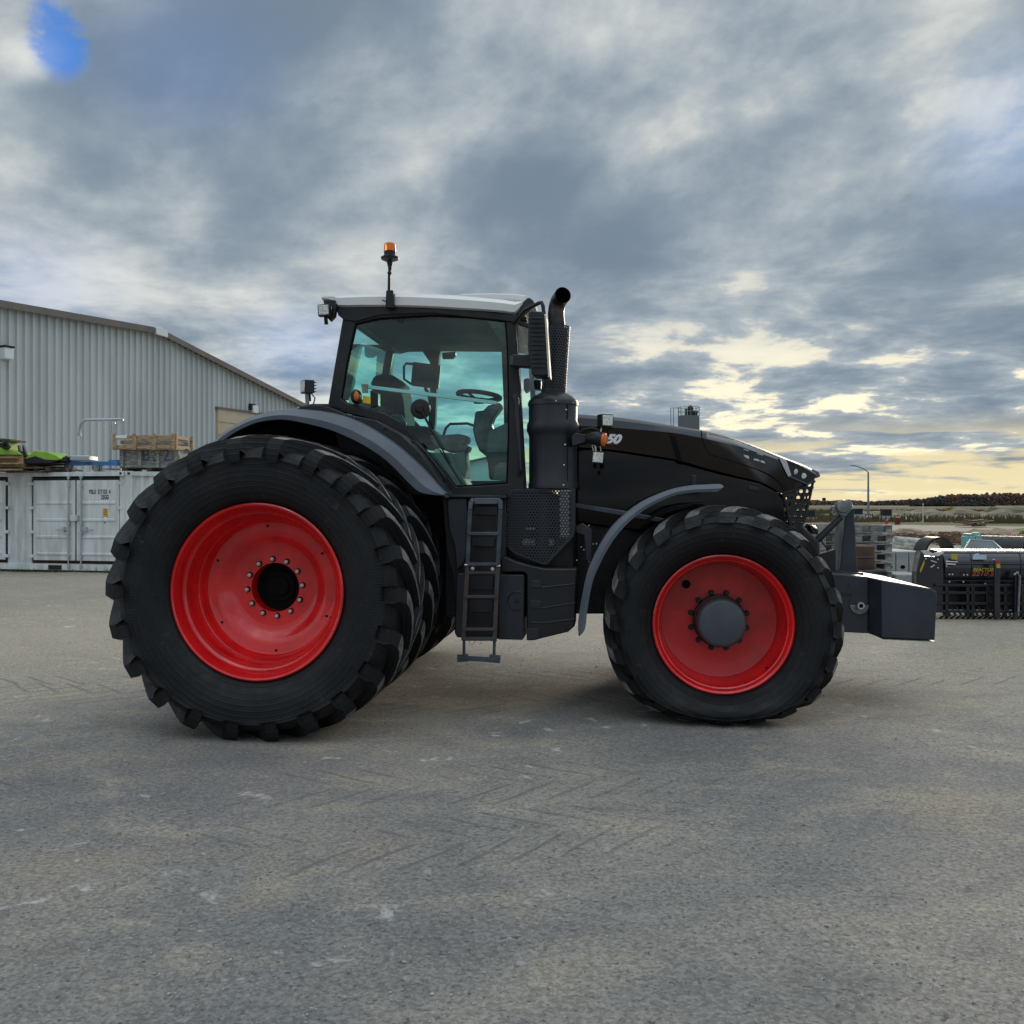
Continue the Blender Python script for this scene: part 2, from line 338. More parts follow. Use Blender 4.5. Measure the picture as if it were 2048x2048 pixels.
# ------------------------------------------------------------------ ground
def gravel_mat():
    m = bpy.data.materials.new('gravel yard'); m.use_nodes = True; g = NT(m.node_tree); p = m.node_tree.nodes['Principled BSDF']
    P = g.node('ShaderNodeTexCoord').outputs['Object']; s = g.node('ShaderNodeSeparateXYZ', ins={0: P})
    big = g.noise(P, .28, 4, .62); mid = g.noise(g.vm('MULTIPLY', P, (1, 1.6, 1)), 1.4, 5, .62, .5); fine = g.noise(P, 38, 4, .8); grit = g.noise(P, 110, 2, .7)
    col = g.mix(g.ss(big, .38, .62), (.155, .155, .155), (.225, .213, .190))
    col = g.mix(g.m('MULTIPLY', g.ss(mid, .50, .70), .65), col, (.285, .258, .205))
    col = g.mix(g.m('MULTIPLY', g.ss(mid, .48, .30), .45), col, (.115, .115, .118))
    tan = g.noise(g.vm('ADD', P, (40, 13, 0)), .55, 6, .6)
    col = g.mix(g.m('MULTIPLY', g.ss(tan, .54, .70), .45), col, (.27, .225, .16))
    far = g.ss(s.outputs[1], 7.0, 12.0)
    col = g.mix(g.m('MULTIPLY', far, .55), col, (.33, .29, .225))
    # crushed stone: fine light and dark grains
    vor = g.node('ShaderNodeTexVoronoi', ins={'Vector': P, 'Scale': 70.0, 'Randomness': 1.0})
    grain = g.node('ShaderNodeSeparateColor', ins={0: vor.outputs['Color']}).outputs[0]
    col = g.mix(1.0, col, g.node('ShaderNodeCombineXYZ', ins={i: g.ss(fine, .25, .75, .74, 1.26) for i in range(3)}).outputs[0], 'MULTIPLY')
    col = g.mix(1.0, col, g.node('ShaderNodeCombineXYZ', ins={i: g.ss(grain, 0, 1, .80, 1.2) for i in range(3)}).outputs[0], 'MULTIPLY')
    pits = g.noise(g.vm('MULTIPLY', P, (1, 1, 1)), 34, 4, .6)
    col = g.mix(g.m('MULTIPLY', g.ss(pits, .63, .70), .6), col, (.05, .047, .042))
    # chalky scuffs where stones were crushed
    sc = g.noise(g.vm('ADD', P, (7, 3, 1)), 5.0, 5, .6, .5); sm = g.ss(g.noise(g.vm('ADD', P, (1, 9, 0)), .5, 3, .5), .46, .62)
    col = g.mix(g.m('MULTIPLY', g.m('MULTIPLY', g.ss(sc, .60, .70), sm), .6), col, (.55, .55, .54))
    # tyre tread prints: oblique bars in a few lanes
    wobble = g.vm('MULTIPLY', g.vm('SUBTRACT', g.noise(P, 1.2, 2, .5, out=1), (.5, .5, .5)), (.10, .10, 0))
    patn = g.noise(g.vm('ADD', P, (3, 3, 0)), .8, 4, .65, out=1); patc = g.node('ShaderNodeSeparateColor', ins={0: patn})
    def lane(ang, off, wdt, pitch, seed):
        r = g.node('ShaderNodeVectorRotate', rotation_type='Z_AXIS', ins={'Vector': P, 'Angle': R(ang)}).outputs[0]
        q = g.node('ShaderNodeSeparateXYZ', ins={0: g.vm('ADD', r, wobble)})
        c = g.m('SUBTRACT', q.outputs[1], off); a = g.m('ABSOLUTE', c)
        ph = g.m('FRACT', g.m('DIVIDE', g.m('ADD', q.outputs[0], g.m('MULTIPLY', a, 1.1)), pitch))
        bar = g.m('MULTIPLY', g.ss(ph, .0, .06), g.ss(ph, .12, .24, 1.0, 0.0))
        inl = g.m('MULTIPLY', g.ss(a, wdt*.85, wdt, 1.0, 0.0), g.ss(a, .02, .07))
        pat = g.ss(patc.outputs[seed % 3], .43, .53)
        return g.m('MULTIPLY', g.m('MULTIPLY', bar, inl), pat)
    ln = g.m('MAXIMUM', lane(6, 8.3, .50, .30, 3), lane(-8, 5.95, .44, .28, 4))
    ln = g.m('MAXIMUM', ln, lane(-12, 4.95, .42, .27, 5)); ln = g.m('MULTIPLY', ln, g.ss(s.outputs[0], -.2, 1.6, 1.0, .35))
    ln = g.m('MAXIMUM', ln, lane(-3, 9.4, .5, .33, 6))
    col = g.mix(g.m('MULTIPLY', ln, .62), col, (.10, .095, .088))
    col = g.vm('MULTIPLY', col, (1.20, 1.17, 1.14))
    g.link(col, p.inputs['Base Color']); p.inputs['Roughness'].default_value = .92; p.inputs['Specular IOR Level'].default_value = .25
    h = g.m('ADD', g.m('MULTIPLY', fine, .008), g.m('ADD', g.m('MULTIPLY', grit, .004), g.m('MULTIPLY', mid, .03)))
    h = g.m('SUBTRACT', h, g.m('MULTIPLY', g.ss(pits, .6, .7), .006))
    g.link(g.node('ShaderNodeBump', ins={'Height': h, 'Strength': .9, 'Distance': 1.0}).outputs[0], p.inputs['Normal'])
    return m
def field_mat():
    m = bpy.data.materials.new('fields'); m.use_nodes = True; g = NT(m.node_tree); p = m.node_tree.nodes['Principled BSDF']
    P = g.node('ShaderNodeTexCoord').outputs['Object']; s = g.node('ShaderNodeSeparateXYZ', ins={0: P}); X, Y = s.outputs[0], s.outputs[1]
    n = g.noise(P, .12, 7, .65); f = g.noise(P, 1.6, 6, .7); wob = g.m('ADD', Y, g.m('MULTIPLY', g.m('SUBTRACT', g.noise(P, .03, 3, .5), .5), 14))
    dirt = g.mix(g.ss(f, .35, .65), (.085, .060, .042), (.24, .19, .135))
    weeds = g.mix(g.ss(n, .38, .62), (.120, .080, .045), (.055, .065, .028)); weeds = g.mix(g.m('MULTIPLY', g.ss(f, .4, .65), .4), weeds, (.17, .125, .07))
    grass = g.mix(g.ss(f, .35, .65), (.07, .115, .02), (.14, .19, .045))
    c = g.mix(g.ss(wob, 55, 60), dirt, grass)
    c = g.mix(g.ss(wob, 72, 84), c, weeds)
    c = g.mix(g.ss(Y, 215, 235), c, (.095, .062, .038))
    c = g.mix(g.ss(Y, 330, 345), c, (.042, .058, .028))
    c = g.mix(g.ss(Y, 470, 480), c, (.16, .13, .09))
    c = g.mix(g.ss(Y, 600, 610), c, (.042, .062, .034))
    g.link(c, p.inputs['Base Color']); p.inputs['Roughness'].default_value = .95; p.inputs['Specular IOR Level'].default_value = .1
    h = g.m('ADD', g.m('MULTIPLY', f, .25), g.m('MULTIPLY', g.noise(P, 7, 5, .7), .12))
    g.link(g.node('ShaderNodeBump', ins={'Height': h, 'Strength': .7, 'Distance': 1.0}).outputs[0], p.inputs['Normal'])
    return m
b = MB(); b.add([(-4000, -400, -.03), (4000, -400, -.03), (4000, 7000, -.03), (-4000, 7000, -.03)], [(0, 1, 2, 3)])
tag(b.build('ground', field_mat(), smooth=0), 'flat farmland of brown weeds and green strips reaching the horizon', 'ground', kind='structure')
# gravel yard with a gently uneven surface near the camera
def yard_z(x, y):
    return .012*math.sin(x*.9+1.3)*math.sin(y*.7+.4)+.006*math.sin(x*2.3+y*1.1)
b = MB(); nx, ny = 90, 70; xs = [-70+140*i/nx for i in range(nx+1)]; ys = [-25+68*j/ny for j in range(ny+1)]
b.add([(x, y, yard_z(x, y) if 0 < y < 40 else 0) for y in ys for x in xs], [(j*(nx+1)+i, j*(nx+1)+i+1, (j+1)*(nx+1)+i+1, (j+1)*(nx+1)+i) for j in range(ny) for i in range(nx)])
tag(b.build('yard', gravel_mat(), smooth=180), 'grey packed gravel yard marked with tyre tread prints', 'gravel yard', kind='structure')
M_['asphalt'] = mat('asphalt', (.07, .073, .077), .85, 0, .2, 1.5, bump=.3, bs=40)
b = MB(); b.add([(12, 60, -.02), (30, 60, -.02), (40, 72, -.02), (23, 88, -.02), (8, 88, -.02), (6, 66, -.02)], [(0, 1, 2, 3, 4, 5)])
tag(b.build('road', M_['asphalt'], smooth=0), 'strip of grey asphalt beyond the stacked pallets', 'road', kind='structure')
# loose stones
M_['stone'] = mat('loose stones', (.30, .29, .27), .9, 0, .55, 9, bump=.3, bs=80)
b = MB(); rnd = random.Random(5)
for i in range(5200):
    Z = 2.9+rnd.random()**1.7*11; X = (rnd.random()*2-1)*Z*.58; r = (.0025+.006*rnd.random()**4)*(1 if rnd.random() < .97 else 1.8)
    if rnd.random() < .35: X = X*.3+1.5+rnd.gauss(0, .8)
    a = rnd.random()*6; z = yard_z(X, Z)
    vs = []
    for (t, h) in ((0, -.3), (1, .1), (.7, .6)):
        if t == 0: vs.append((X, Z, z-.3*r)); continue
        for j in range(5):
            an = a+j*1.2566+t; k = r*t*(.7+.6*rnd.random()); vs.append((X+k*math.cos(an), Z+k*math.sin(an)*.9, z+h*r))
    b.add(vs, [(0, 1+j, 1+(j+1) % 5) for j in range(5)]+[(1+j, 1+(j+1) % 5, 6+(j+1) % 5, 6+j) for j in range(5)]+[(6, 7, 8, 9, 10)])
tag(b.build('gravel_stones', M_['stone'], smooth=0, recalc=False), 'small loose stones scattered over the yard', 'gravel', kind='stuff')

# ================================================================== TRACTOR
A = math.atan2(186, F)                                   # yaw of the tractor
ux, uy = math.cos(-A), math.sin(-A)
lip = at(513, 1184, 7.05)
TF = Frame(lip.x-(-2.1)*math.sin(A), lip.y-(-2.1)*math.cos(A), -A)
AX_R = lip.z
q, Q = TF.q, TF.Q
FU, AX_F = q(1446, 1249, -1.20)
tr = empty('tractor', (TF.o.x, TF.o.y, 0), -A, 'black farm tractor with red wheels and doubled rear tyres, parked on the gravel yard', 'tractor')

def wheel(name, kind):
    rear = kind == 'rear'
    if rear:
        Rt, ax, hw = 1.18, AX_R, .36; nl = 22; zr = .672/.8
        half = [(.625, -.215), (.655, -.240), (.668, -.262), (.70, -.305), (.76, -.336), (.84, -.352), (.92, -.354), (.985, -.347), (.995, -.353), (1.005, -.343), (1.03, -.325), (1.055, -.300), (1.075, -.26), (1.09, -.15), (1.097, 0)]
        top = [(-.015, 1.178, .030), (.06, 1.178, .032), (.14, 1.176, .036), (.22, 1.171, .040), (.28, 1.163, .045), (.322, 1.148, .050), (.350, 1.095, .052), (.360, 1.02, .048), (.354, .982, .040)]
        dth = .37
    else:
        Rt, ax, hw = .955, AX_F, .33; nl = 20; zr = .568/.8
        half = [(.525, -.165), (.552, -.180), (.566, -.200), (.60, -.255), (.66, -.305), (.72, -.328), (.775, -.330), (.815, -.320), (.822, -.326), (.829, -.317), (.852, -.290), (.878, -.245), (.898, -.13), (.905, 0)]
        top = [(-.015, .957, .034), (.06, .957, .036), (.13, .954, .042), (.19, .947, .050), (.24, .934, .052), (.290, .904, .056), (.320, .862, .050), (.328, .830, .040)]
        dth = .34
    prof = half+[(r, -y) for r, y in half[-2::-1]]
    def carc(y):
        y = -abs(y)
        pts = [p for p in half if True]
        best = pts[-1][0]
        for (r0, y0), (r1, y1) in zip(pts[:-1], pts[1:]):
            if y0 <= y <= y1 and r0 > Rt*.80: best = r0+(r1-r0)*((y-y0)/(y1-y0) if y1 > y0 else 0)
        return best
    t = MB(); t.lathe(prof, n=144)
    for side in (-1, 1):
        for k in range(nl):
            th0 = 2*math.pi*(k+(.5 if side > 0 else 0))/nl
            vs = []; n = len(top); ymax = top[-1][0]
            for i, (y, r, hwid) in enumerate(top):
                tt = min(1, max(0, y/ymax)); th = th0 - dth*(1-tt)**1.25*1.0
                last = i >= n-3
                if last: rb, yb = r-.045, y+.035
                else: rb, yb = carc(y)-.012, y
                extra = .020 if not last else .012
                if i == n-1: rb = r-.01
                for (rr, yy, dw) in ((rb, yb, hwid+extra), (r, y, hwid), (r, y, -hwid), (rb, yb, -hwid-extra)):
                    an = th+dw/rr; vs.append((rr*math.cos(an), side*yy, rr*math.sin(an)))
            base = len(t.v); t.v += vs
            for i in range(n-1):
                for j, mi in ((0, 0), (1, 1 if i < n-(4 if rear else 3) else 0), (2, 0)):
                    a_ = base+i*4+j; t.f.append((a_, a_+1, a_+5, a_+4)); t.m.append(mi)
            t.f.append((base, base+1, base+2, base+3)); t.m.append(0)
            e_ = base+(n-1)*4; t.f.append((e_, e_+1, e_+2, e_+3)); t.m.append(0)
    # the load flattens the foot of the tyre and bulges the wall above it
    nv = []
    for (x, y, z) in t.v:
        if -z > zr*.8:
            d = (-z-zr*.8)/(Rt-zr*.8); z2 = -(zr*.8+(ax+.035-zr*.8)*d)
            bul = math.sin(math.pi*min(1, d))*(1-min(1, abs(x)/(Rt*.75))**2)*(.045 if not rear else .03)
            y += (1 if y > 0 else -1)*bul if abs(y) > hw*.6 else 0
            z = max(z2, -ax-.004)
        nv.append((x, y, z))
    t.v = nv
    W = MB()
    if rear:
        # disc (deep dish) is the wheel itself
        W.lathe([(.515, .03), (.512, .052), (.495, .060), (.455, .058), (.425, .066), (.395, .085), (.355, .118), (.325, .130), (.30, .132), (.193, .132), (.190, .17), (.19, .25)], n=96)
        wh = W.build(name, M_['red'])
        for k in range(6):
            a = R(94-60*k+ (0)); c = (.483*math.cos(a), .0, .483*math.sin(a))
            MB().cyl((c[0], .052, c[2]), (c[0], .066, c[2]), .009, 12).build('disc_hole', M_['black'], wh)
        MB().lathe([(.655, -.235), (.664, -.262), (.662, -.280), (.652, -.286), (.640, -.280), (.632, -.262), (.622, -.245), (.612, -.205), (.603, -.185), (.585, -.172), (.578, -.150), (.574, -.118), (.560, -.100), (.553, -.070), (.552, -.035), (.535, -.018), (.528, .010), (.512, .034), (.560, .06), (.57, .20), (.60, .22), (.64, .25), (.655, .285)], n=120).build('rim', M_['red'], wh)
        hub = MB().lathe([(.001, .22), (.075, .22), (.08, .24), (.12, .24), (.125, .26), (.21, .26), (.21, .30)], n=40).build('hub', M_['black'], wh)
        for k in range(12):
            a = R(94.7-30*k); c = Vector((.223*math.cos(a), .132, .223*math.sin(a)))
            bm_ = MB(); bm_.cyl(c, c+Vector((0, -.006, 0)), .0235, 20, 1); bm_.cyl(c+Vector((0, -.006, 0)), c+Vector((0, -.026, 0)), .0165, 6, 0); bm_.cyl(c+Vector((0, -.026, 0)), c+Vector((0, -.036, 0)), .010, 12, 0)
            bm_.build('wheel_nut', [M_['bolt'], M_['black']], wh, bevel=.0015)
    else:
        W.lathe([(.478, .075), (.470, .092), (.455, .098), (.30, .100), (.20, .100), (.12, .100)], n=96)
        wh = W.build(name, M_['redmatt'])
        MB().lathe([(.552, -.175), (.562, -.198), (.560, -.214), (.549, -.219), (.537, -.212), (.528, -.194), (.523, -.186), (.517, -.192), (.508, -.186), (.500, -.160), (.492, -.10), (.482, .0), (.470, .094), (.50, .12), (.52, .17), (.55, .215)], n=120).build('rim', M_['red'], wh)
        MB().lathe([(.001, -.155), (.165, -.155), (.180, -.150), (.192, -.136), (.196, -.11), (.198, .0), (.20, .02)], n=64).build('hub_cap', M_['capgrey'], wh)
        MB().lathe([(.20, .0), (.215, .01), (.215, .098)], n=64).build('hub', M_['plastic'], wh)
        for k in range(12):
            a = R(75+30*k); c = Vector((.236*math.cos(a), .10, .236*math.sin(a)))
            bm_ = MB(); bm_.cyl(c, c+Vector((0, -.01, 0)), .024, 16); bm_.cyl(c+Vector((0, -.01, 0)), c+Vector((0, -.045, 0)), .017, 6)
            bm_.build('wheel_nut', M_['plastic'], wh, bevel=.002)
        c = (-.265, .08, .295); MB().cyl((c[0], .094, c[2]), (c[0], .101, c[2]), .036, 24).build('disc_hole', M_['black'], wh)
        c = (.355, -.165, -.345); MB().cyl((.36, -.14, -.36), (.345, -.16, -.345), .008, 10).build('valve', M_['black'], wh)
        for (x, z, tt) in ((.03, .03, 1), (-.055, -.125, 1)):
            for k in range(5): MB
    t.build('tyre', [M_['rubber'], M_['lugtop']], wh, smooth=42)
    return wh
wr = wheel('rear_wheel', 'rear'); wr.parent = tr; wr.location = (0, -1.83, AX_R)
wf = wheel('front_wheel', 'front'); wf.parent = tr; wf.location = (FU, -1.0, AX_F)
for src, loc, sy in ((wr, (0, -.98, AX_R), 1), (wr, (0, .98, AX_R), -1), (wr, (0, 1.83, AX_R), -1), (wf, (FU, 1.0, AX_F), -1)):
    c = copy_tree(src, tr); c.location = loc; c.scale = (1, sy, 1)
wr['label'] = 'outer near rear wheel with zinc nuts around a black hub hole'; wf['label'] = 'near front wheel with grey hub cap'

def poly(pts, v): return [q(x, y, v) for x, y in pts]
def part(name, pts, v0, v1, m, parent=tr, bevel=.006, smooth=35, seg=2):
    return MB().prism(poly(pts, v0), v0, v1).build(name, m, parent, bevel, smooth, seg=seg)
def tubepx(name, pts, r, m, parent=tr, n=10):
    return MB().tube([Q(*p) for p in pts], r, n).build(name, m, parent)
def smooth_curve(pts, k=4):
    out = []
    for i in range(len(pts)-1):
        p0 = pts[max(i-1, 0)]; p1 = pts[i]; p2 = pts[i+1]; p3 = pts[min(i+2, len(pts)-1)]
        for j in range(k):
            t = j/k; out.append(tuple(.5*((2*b_)+(-a_+c_)*t+(2*a_-5*b_+4*c_-d_)*t*t+(-a_+3*b_-3*c_+d_)*t**3) for a_, b_, c_, d_ in zip(p0, p1, p2, p3)))
    return out+[tuple(pts[-1])]

# ---- chassis, axles, transmission
b = MB()
b.prism(poly([(640, 1000), (660, 840), (750, 850), (840, 915), (900, 992), (1150, 990), (1150, 1235), (640, 1235)], -.72), -.70, .70)
b.prism(poly([(1150, 1035), (1600, 1045), (1640, 1085), (1640, 1180), (1560, 1215), (1200, 1228), (1150, 1228)], -.40), -.40, .40)
b.build('chassis', M_['plastic'], tr, .02)
MB().cyl((0, -1.0, AX_R), (0, 1.0, AX_R), .17, 32).cyl((0, -.7, AX_R), (0, .7, AX_R), .32, 32).build('rear_axle', M_['plastic'], tr, .01)
b = MB().cyl((FU, -1.0, AX_F), (FU, 1.0, AX_F), .10, 24); b.box((FU, 0, AX_F+.02), (.34, 1.3, .26)); b.build('front_axle', M_['plastic'], tr, .02)

# ---- hood
st = [((1146, 830.5), (1146, 851), (1146, 893), .50, .36), ((1224, 836), (1224, 855), (1224, 899), .50, .36), ((1286, 844), (1286, 860), (1286, 908), .50, .36), ((1348, 854), (1348, 866), (1352, 919), .50, .36),
      ((1398, 862), (1398, 875), (1412, 936), .50, .355), ((1441, 871), (1441, 884), (1470, 951), .495, .35), ((1473, 880), (1475, 892), (1519, 963), .49, .345), ((1515, 895.5), (1518, 906), (1545, 975), .482, .34),
      ((1550, 909.5), (1553, 918), (1565, 987), .472, .335), ((1584, 923), (1584, 930), (1590, 981), .455, .325), ((1612, 934), (1611, 941), (1612, 971), .435, .31), ((1634, 945), (1631, 954), (1628, 963), .40, .29)]
secs = []
for tp, cs, bt, vs_, vt in st:
    ub, wb = q(*bt, -vs_); uc, wc = q(*cs, -vs_); ut, wt = q(*tp, -vt); um = (ut*.35+uc*.65); wm = wt-(wt-wc)*.28
    row = [(ub, -vs_+.012, wb), (uc, -vs_, wc), (um, -vs_+(vs_-vt)*.38, wm), (ut, -vt, wt), (ut, -vt*.5, wt+.028), (ut, 0, wt+.036)]
    secs.append(row+[(x, -y, z) for x, y, z in row[-2::-1]])
def loft(secs, cols, caps=False):
    b = MB(); n = len(secs[0]); b.v = [p for s_ in secs for p in s_]
    for i in range(len(secs)-1):
        for j in range(n-1): b.f.append((i*n+j, i*n+j+1, (i+1)*n+j+1, (i+1)*n+j)); b.m.append(cols(i, j))
    if caps:
        for i in (0, len(secs)-1): b.f.append(tuple(i*n+j for j in range(n))); b.m.append(0)
    return b
def interp_secs(secs, k=3):
    out = []
    for i in range(len(secs)-1):
        for j in range(k):
            rows = [smooth_curve([secs[max(i-1, 0)][c], secs[i][c], secs[i+1][c], secs[min(i+2, len(secs)-1)][c]], k)[k+j] for c in range(len(secs[0]))]
            out.append(rows)
    return out+[secs[-1]]
hs = interp_secs(secs, 3); n_h = len(hs[0])
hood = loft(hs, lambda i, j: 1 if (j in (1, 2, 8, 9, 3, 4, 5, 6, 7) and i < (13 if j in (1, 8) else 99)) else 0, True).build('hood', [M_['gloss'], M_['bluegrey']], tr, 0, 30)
# seams and trim on the hood
def strip(name, pts, v, wd, m, parent, th=.004):
    pts = smooth_curve(pts, 4); b = MB(); P = [Vector(Q(x, y, v)) for x, y in pts]
    for i in range(len(P)-1): b.beam(P[i], P[i+1]+(P[i+1]-P[i])*.05, th*2, wd, up=(0, 1, 0))
    return b.build(name, m, parent)
MB().tube([Q(x, y, -.503) for x, y in smooth_curve([(1339, 866), (1343, 880), (1352, 905), (1356, 921)])], .006, 6).build('seam', M_['black'], hood)
MB().tube([Q(x, y, -.499) for x, y in smooth_curve([(1404, 877), (1412, 897), (1424, 910), (1470, 924), (1530, 945), (1562, 966), (1574, 985)])], .0035, 6).build('seam', M_['black'], hood)
MB().tube([Q(x, y, -.502) for x, y in [(1402, 861), (1404, 877)]], .005, 6).build('seam', M_['black'], hood)
# lower engine panels
ep = MB(); ep.prism(poly([(1146, 896), (1209, 899), (1347, 919), (1358, 925), (1441, 947), (1519, 965), (1556, 985), (1566, 1000), (1572, 1030), (1570, 1062), (1400, 1070), (1290, 1064), (1146, 1045)], -.475), -.475, .475)
ep.build('engine_panel', M_['panelblack'], tr, .015)
part('panel_gap', [(1341, 872), (1350, 872), (1366, 924), (1354, 921)], -.5025, -.47, M_['black'], hood, 0)
part('frame_rail', [(1148, 1006), (1240, 1020), (1342, 1040), (1342, 1049), (1240, 1031), (1148, 1015)], -.56, -.42, M_['ladder'])
part('hood_latch', [(1383, 950), (1393, 950), (1392, 972), (1383, 972)], -.49, -.46, M_['slate'])
part('side_marker', [(1498, 971), (1518, 975), (1518, 983), (1496, 979)], -.49, -.46, M_['slate'])
# nose grille (open mesh both sides and front)
for s_ in (-1, 1):
    gp = [(1565, 987), (1590, 981), (1612, 971), (1628, 963), (1620, 1000), (1609, 1044), (1597, 1062), (1580, 1054), (1574, 1025)]
    P = [q(x, y, -.44) for x, y in gp]; vv = [.468, .455, .435, .41, .41, .42, .43, .46, .465]
    MB().add([(p[0], s_*v_, p[1]) for p, v_ in zip(P, vv)], [tuple(range(9))]) if 0 else None
    b = MB(); b.add([(p[0], s_*v_, p[1]) for p, v_ in zip(P, vv)], [tuple(range(9))]); b.build('grille', M_['grille'], tr, smooth=0)
    b = MB(); idx = [0, 1, 2, 3, 4, 5, 6, 7, 8, 0]
    b.tube([(P[i][0], s_*(vv[i]), P[i][1]) for i in idx], .011, 6)
    b.beam((P[1][0], s_*.45, P[1][1]), (P[7][0], s_*.45, P[7][1]), .015, .03); b.beam((P[2][0], s_*.435, P[2][1]), (P[6][0]-.02, s_*.43, P[6][1]), .015, .022)
    b.beam((P[8][0], s_*.46, P[8][1]), (P[4][0], s_*.415, P[4][1]), .015, .02)
    b.build('grille_frame', M_['plastic'], tr)
p3, p5 = q(1628, 963, -.41), q(1600, 1060, -.42)
b = MB()
for i in range(9):
    t = i/8; b.beam((p3[0]+(p5[0]-p3[0])*t, -.40, p3[1]+(p5[1]-p3[1])*t), (p3[0]+(p5[0]-p3[0])*t, .40, p3[1]+(p5[1]-p3[1])*t), .03, .02)
b.build('front_grille', M_['plastic'], tr)
# headlight in a chrome surround
for s_, nm in ((-1, 'headlight'), (1, 'headlight')):
    hl = [(1557, 917), (1582, 924), (1634, 949), (1629, 962), (1616, 969), (1577, 953)]
    vs_ = [.484, .474, .425, .435, .442, .474]
    P = [q(x, y, -.46) for x, y in hl]
    b = MB(); b.add([(p[0], s_*(v_+.004), p[1]) for p, v_ in zip(P, vs_)]+[(p[0], s_*(v_-.03), p[1]) for p, v_ in zip(P, vs_)], [tuple(range(6))]+[(i, (i+1) % 6, 6+(i+1) % 6, 6+i) for i in range(6)])
    h_ = b.build(nm, M_['plastic'], tr, 0)
    def pt(x, y, v_): u_, w_ = q(x, y, -.46); return (u_, s_*v_, w_)
    MB().add([], [])
    b = MB(); b.add([pt(1557, 917, .492), pt(1572, 921, .485), pt(1582, 951, .478), pt(1576, 954, .480)], [(0, 1, 2, 3)]); b.build('chrome_strip', M_['chrome'], h_, smooth=0)
    b = MB(); b.tube([pt(1572, 921, .484), pt(1600, 932, .462), pt(1634, 950, .425)], .007, 6).tube([pt(1577, 953, .478), pt(1616, 969, .445), pt(1629, 962, .435)], .009, 6); b.build('trim', M_['ladder'], h_)
    for (x, y, v_) in ((1589.5, 943, .466), (1607, 951.5, .454)):
        c = Vector(pt(x, y, v_)); b = MB(); b.lathe([(.0, -.006*1), (.024, -.004), (.028, .003), (.03, .012)], tuple(c), n=24, M=Matrix.Rotation(0, 3, 'Z') if s_ < 0 else Matrix.Rotation(math.pi, 3, 'Z')); b.build('lamp', M_['lens'], h_)
# bumper lip at the nose end
part('nose_tip', [(1625, 938), (1638, 944), (1641, 953), (1634, 956), (1628, 951)], -.30, .30, M_['fender'], hood, .004)
# vents up on the hood side: pale plates stand in for sky showing through
for pts in ([(1487, 909), (1498, 912), (1498, 918), (1490, 914)], [(1508, 917), (1517, 918.5), (1520, 923), (1507, 920)], [(1522, 920), (1529, 923), (1531, 927), (1521, 924)], [(1487, 898), (1498, 901), (1498, 902.3), (1487, 899.4)], [(1514, 906), (1526, 909.5), (1526, 911), (1514, 907.5)]):
    part('vent', pts, -.4935, -.480, M_['bolt'], hood, 0)
# lettering: the end of the model number stands out past the lamp, faint script after it
u0, w0 = q(1211, 885, -.503)
text('model_lettering', '50', .105, M_['whitetext'], hood, UP(u0, -.505, w0, R(-3.5)), .35, .006, 1.15)
u1, w1 = q(1242, 890, -.503)
b = MB(); b.beam(Q(1207, 887, -.504), Q(1236, 889, -.504), .002, .005, up=(0, 1, 0)); b.build('red_underline', M_['red'], hood)

# ---- exhaust treatment canister and stack
cu, cz = q(1106, 900, -.78); cv = -.78
sc_ = lambda py: q(1106, py, cv)[1]
can = MB().lathe([(.001, sc_(786)), (.11, sc_(786)), (.165, sc_(793)), (.205, sc_(801)), (.216, sc_(806)), (.216, sc_(812)), (.209, sc_(813)), (.209, sc_(842)), (.224, sc_(850)), (.226, sc_(862)), (.212, sc_(869)), (.206, sc_(874)), (.206, sc_(965)), (.212, sc_(969)), (.212, sc_(977)), (.001, sc_(977))], (cu, cv, 0), 'z', 64).build('exhaust_canister', M_['slate'], tr, 0)
for (x, y) in ((1132, 819), (1130, 889), (1128, 930), (1127, 970), (1112, 802), (1145, 803)):
    u_, w_ = q(x, y, cv-.2); dxx = max(-.2, min(.2, u_-cu)); vv_ = cv-math.sqrt(max(.0, .212**2-dxx**2))
    MB().lathe([(.0, -.007), (.007, -.004), (.008, 0)], (u_, vv_, w_), n=10).build('rivet', M_['bolt'], can)
b = MB(); b.tube([(cu+.13, cv-.168, sc_(813)), (cu+.13, cv-.168, sc_(842))], .004, 6).tube([(cu+.13, cv-.158, sc_(872)), (cu+.13, cv-.158, sc_(965))], .004, 6); b.build('seam', M_['black'], can)
# guard
g0, g1 = Vector(Q(1107, 787, cv)), Vector(Q(1116, 653, cv)); ax_ = (g1-g0); ln_ = ax_.length; rot = ax_.to_track_quat('Z', 'Y').to_matrix()
bm = bmesh.new(); uvl = bm.loops.layers.uv.new('UVMap'); n = 48; rg = .106; rows = []
for (h_, r_) in ((0.0, rg), (.02, rg), (.02, rg), (ln_-.01, rg), (ln_-.01, rg)):
    rows.append([bm.verts.new(g0+rot @ Vector((r_*math.cos(2*math.pi*j/n), r_*math.sin(2*math.pi*j/n), h_))) for j in range(n)])
for k, (a_, b_, h0, h1) in enumerate(((2, 3, .0, ln_),)):
    for j in range(n):
        f = bm.faces.new((rows[a_][j], rows[a_][(j+1) % n], rows[b_][(j+1) % n], rows[b_][j])); f.smooth = True
        per = round(2*math.pi*rg/.026)*.026
        for lp, (u_, v_) in zip(f.loops, ((j, 0), (j+1, 0), (j+1, 1), (j, 1))): lp[uvl].uv = (u_/n*per, .02+v_*(ln_-.03))
me = bpy.data.meshes.new('exhaust_guard'); bm.to_mesh(me); bm.free(); me.materials.append(M_['perfuv'])
eg = bpy.data.objects.new('exhaust_guard', me); COL.objects.link(eg); eg.parent = tr
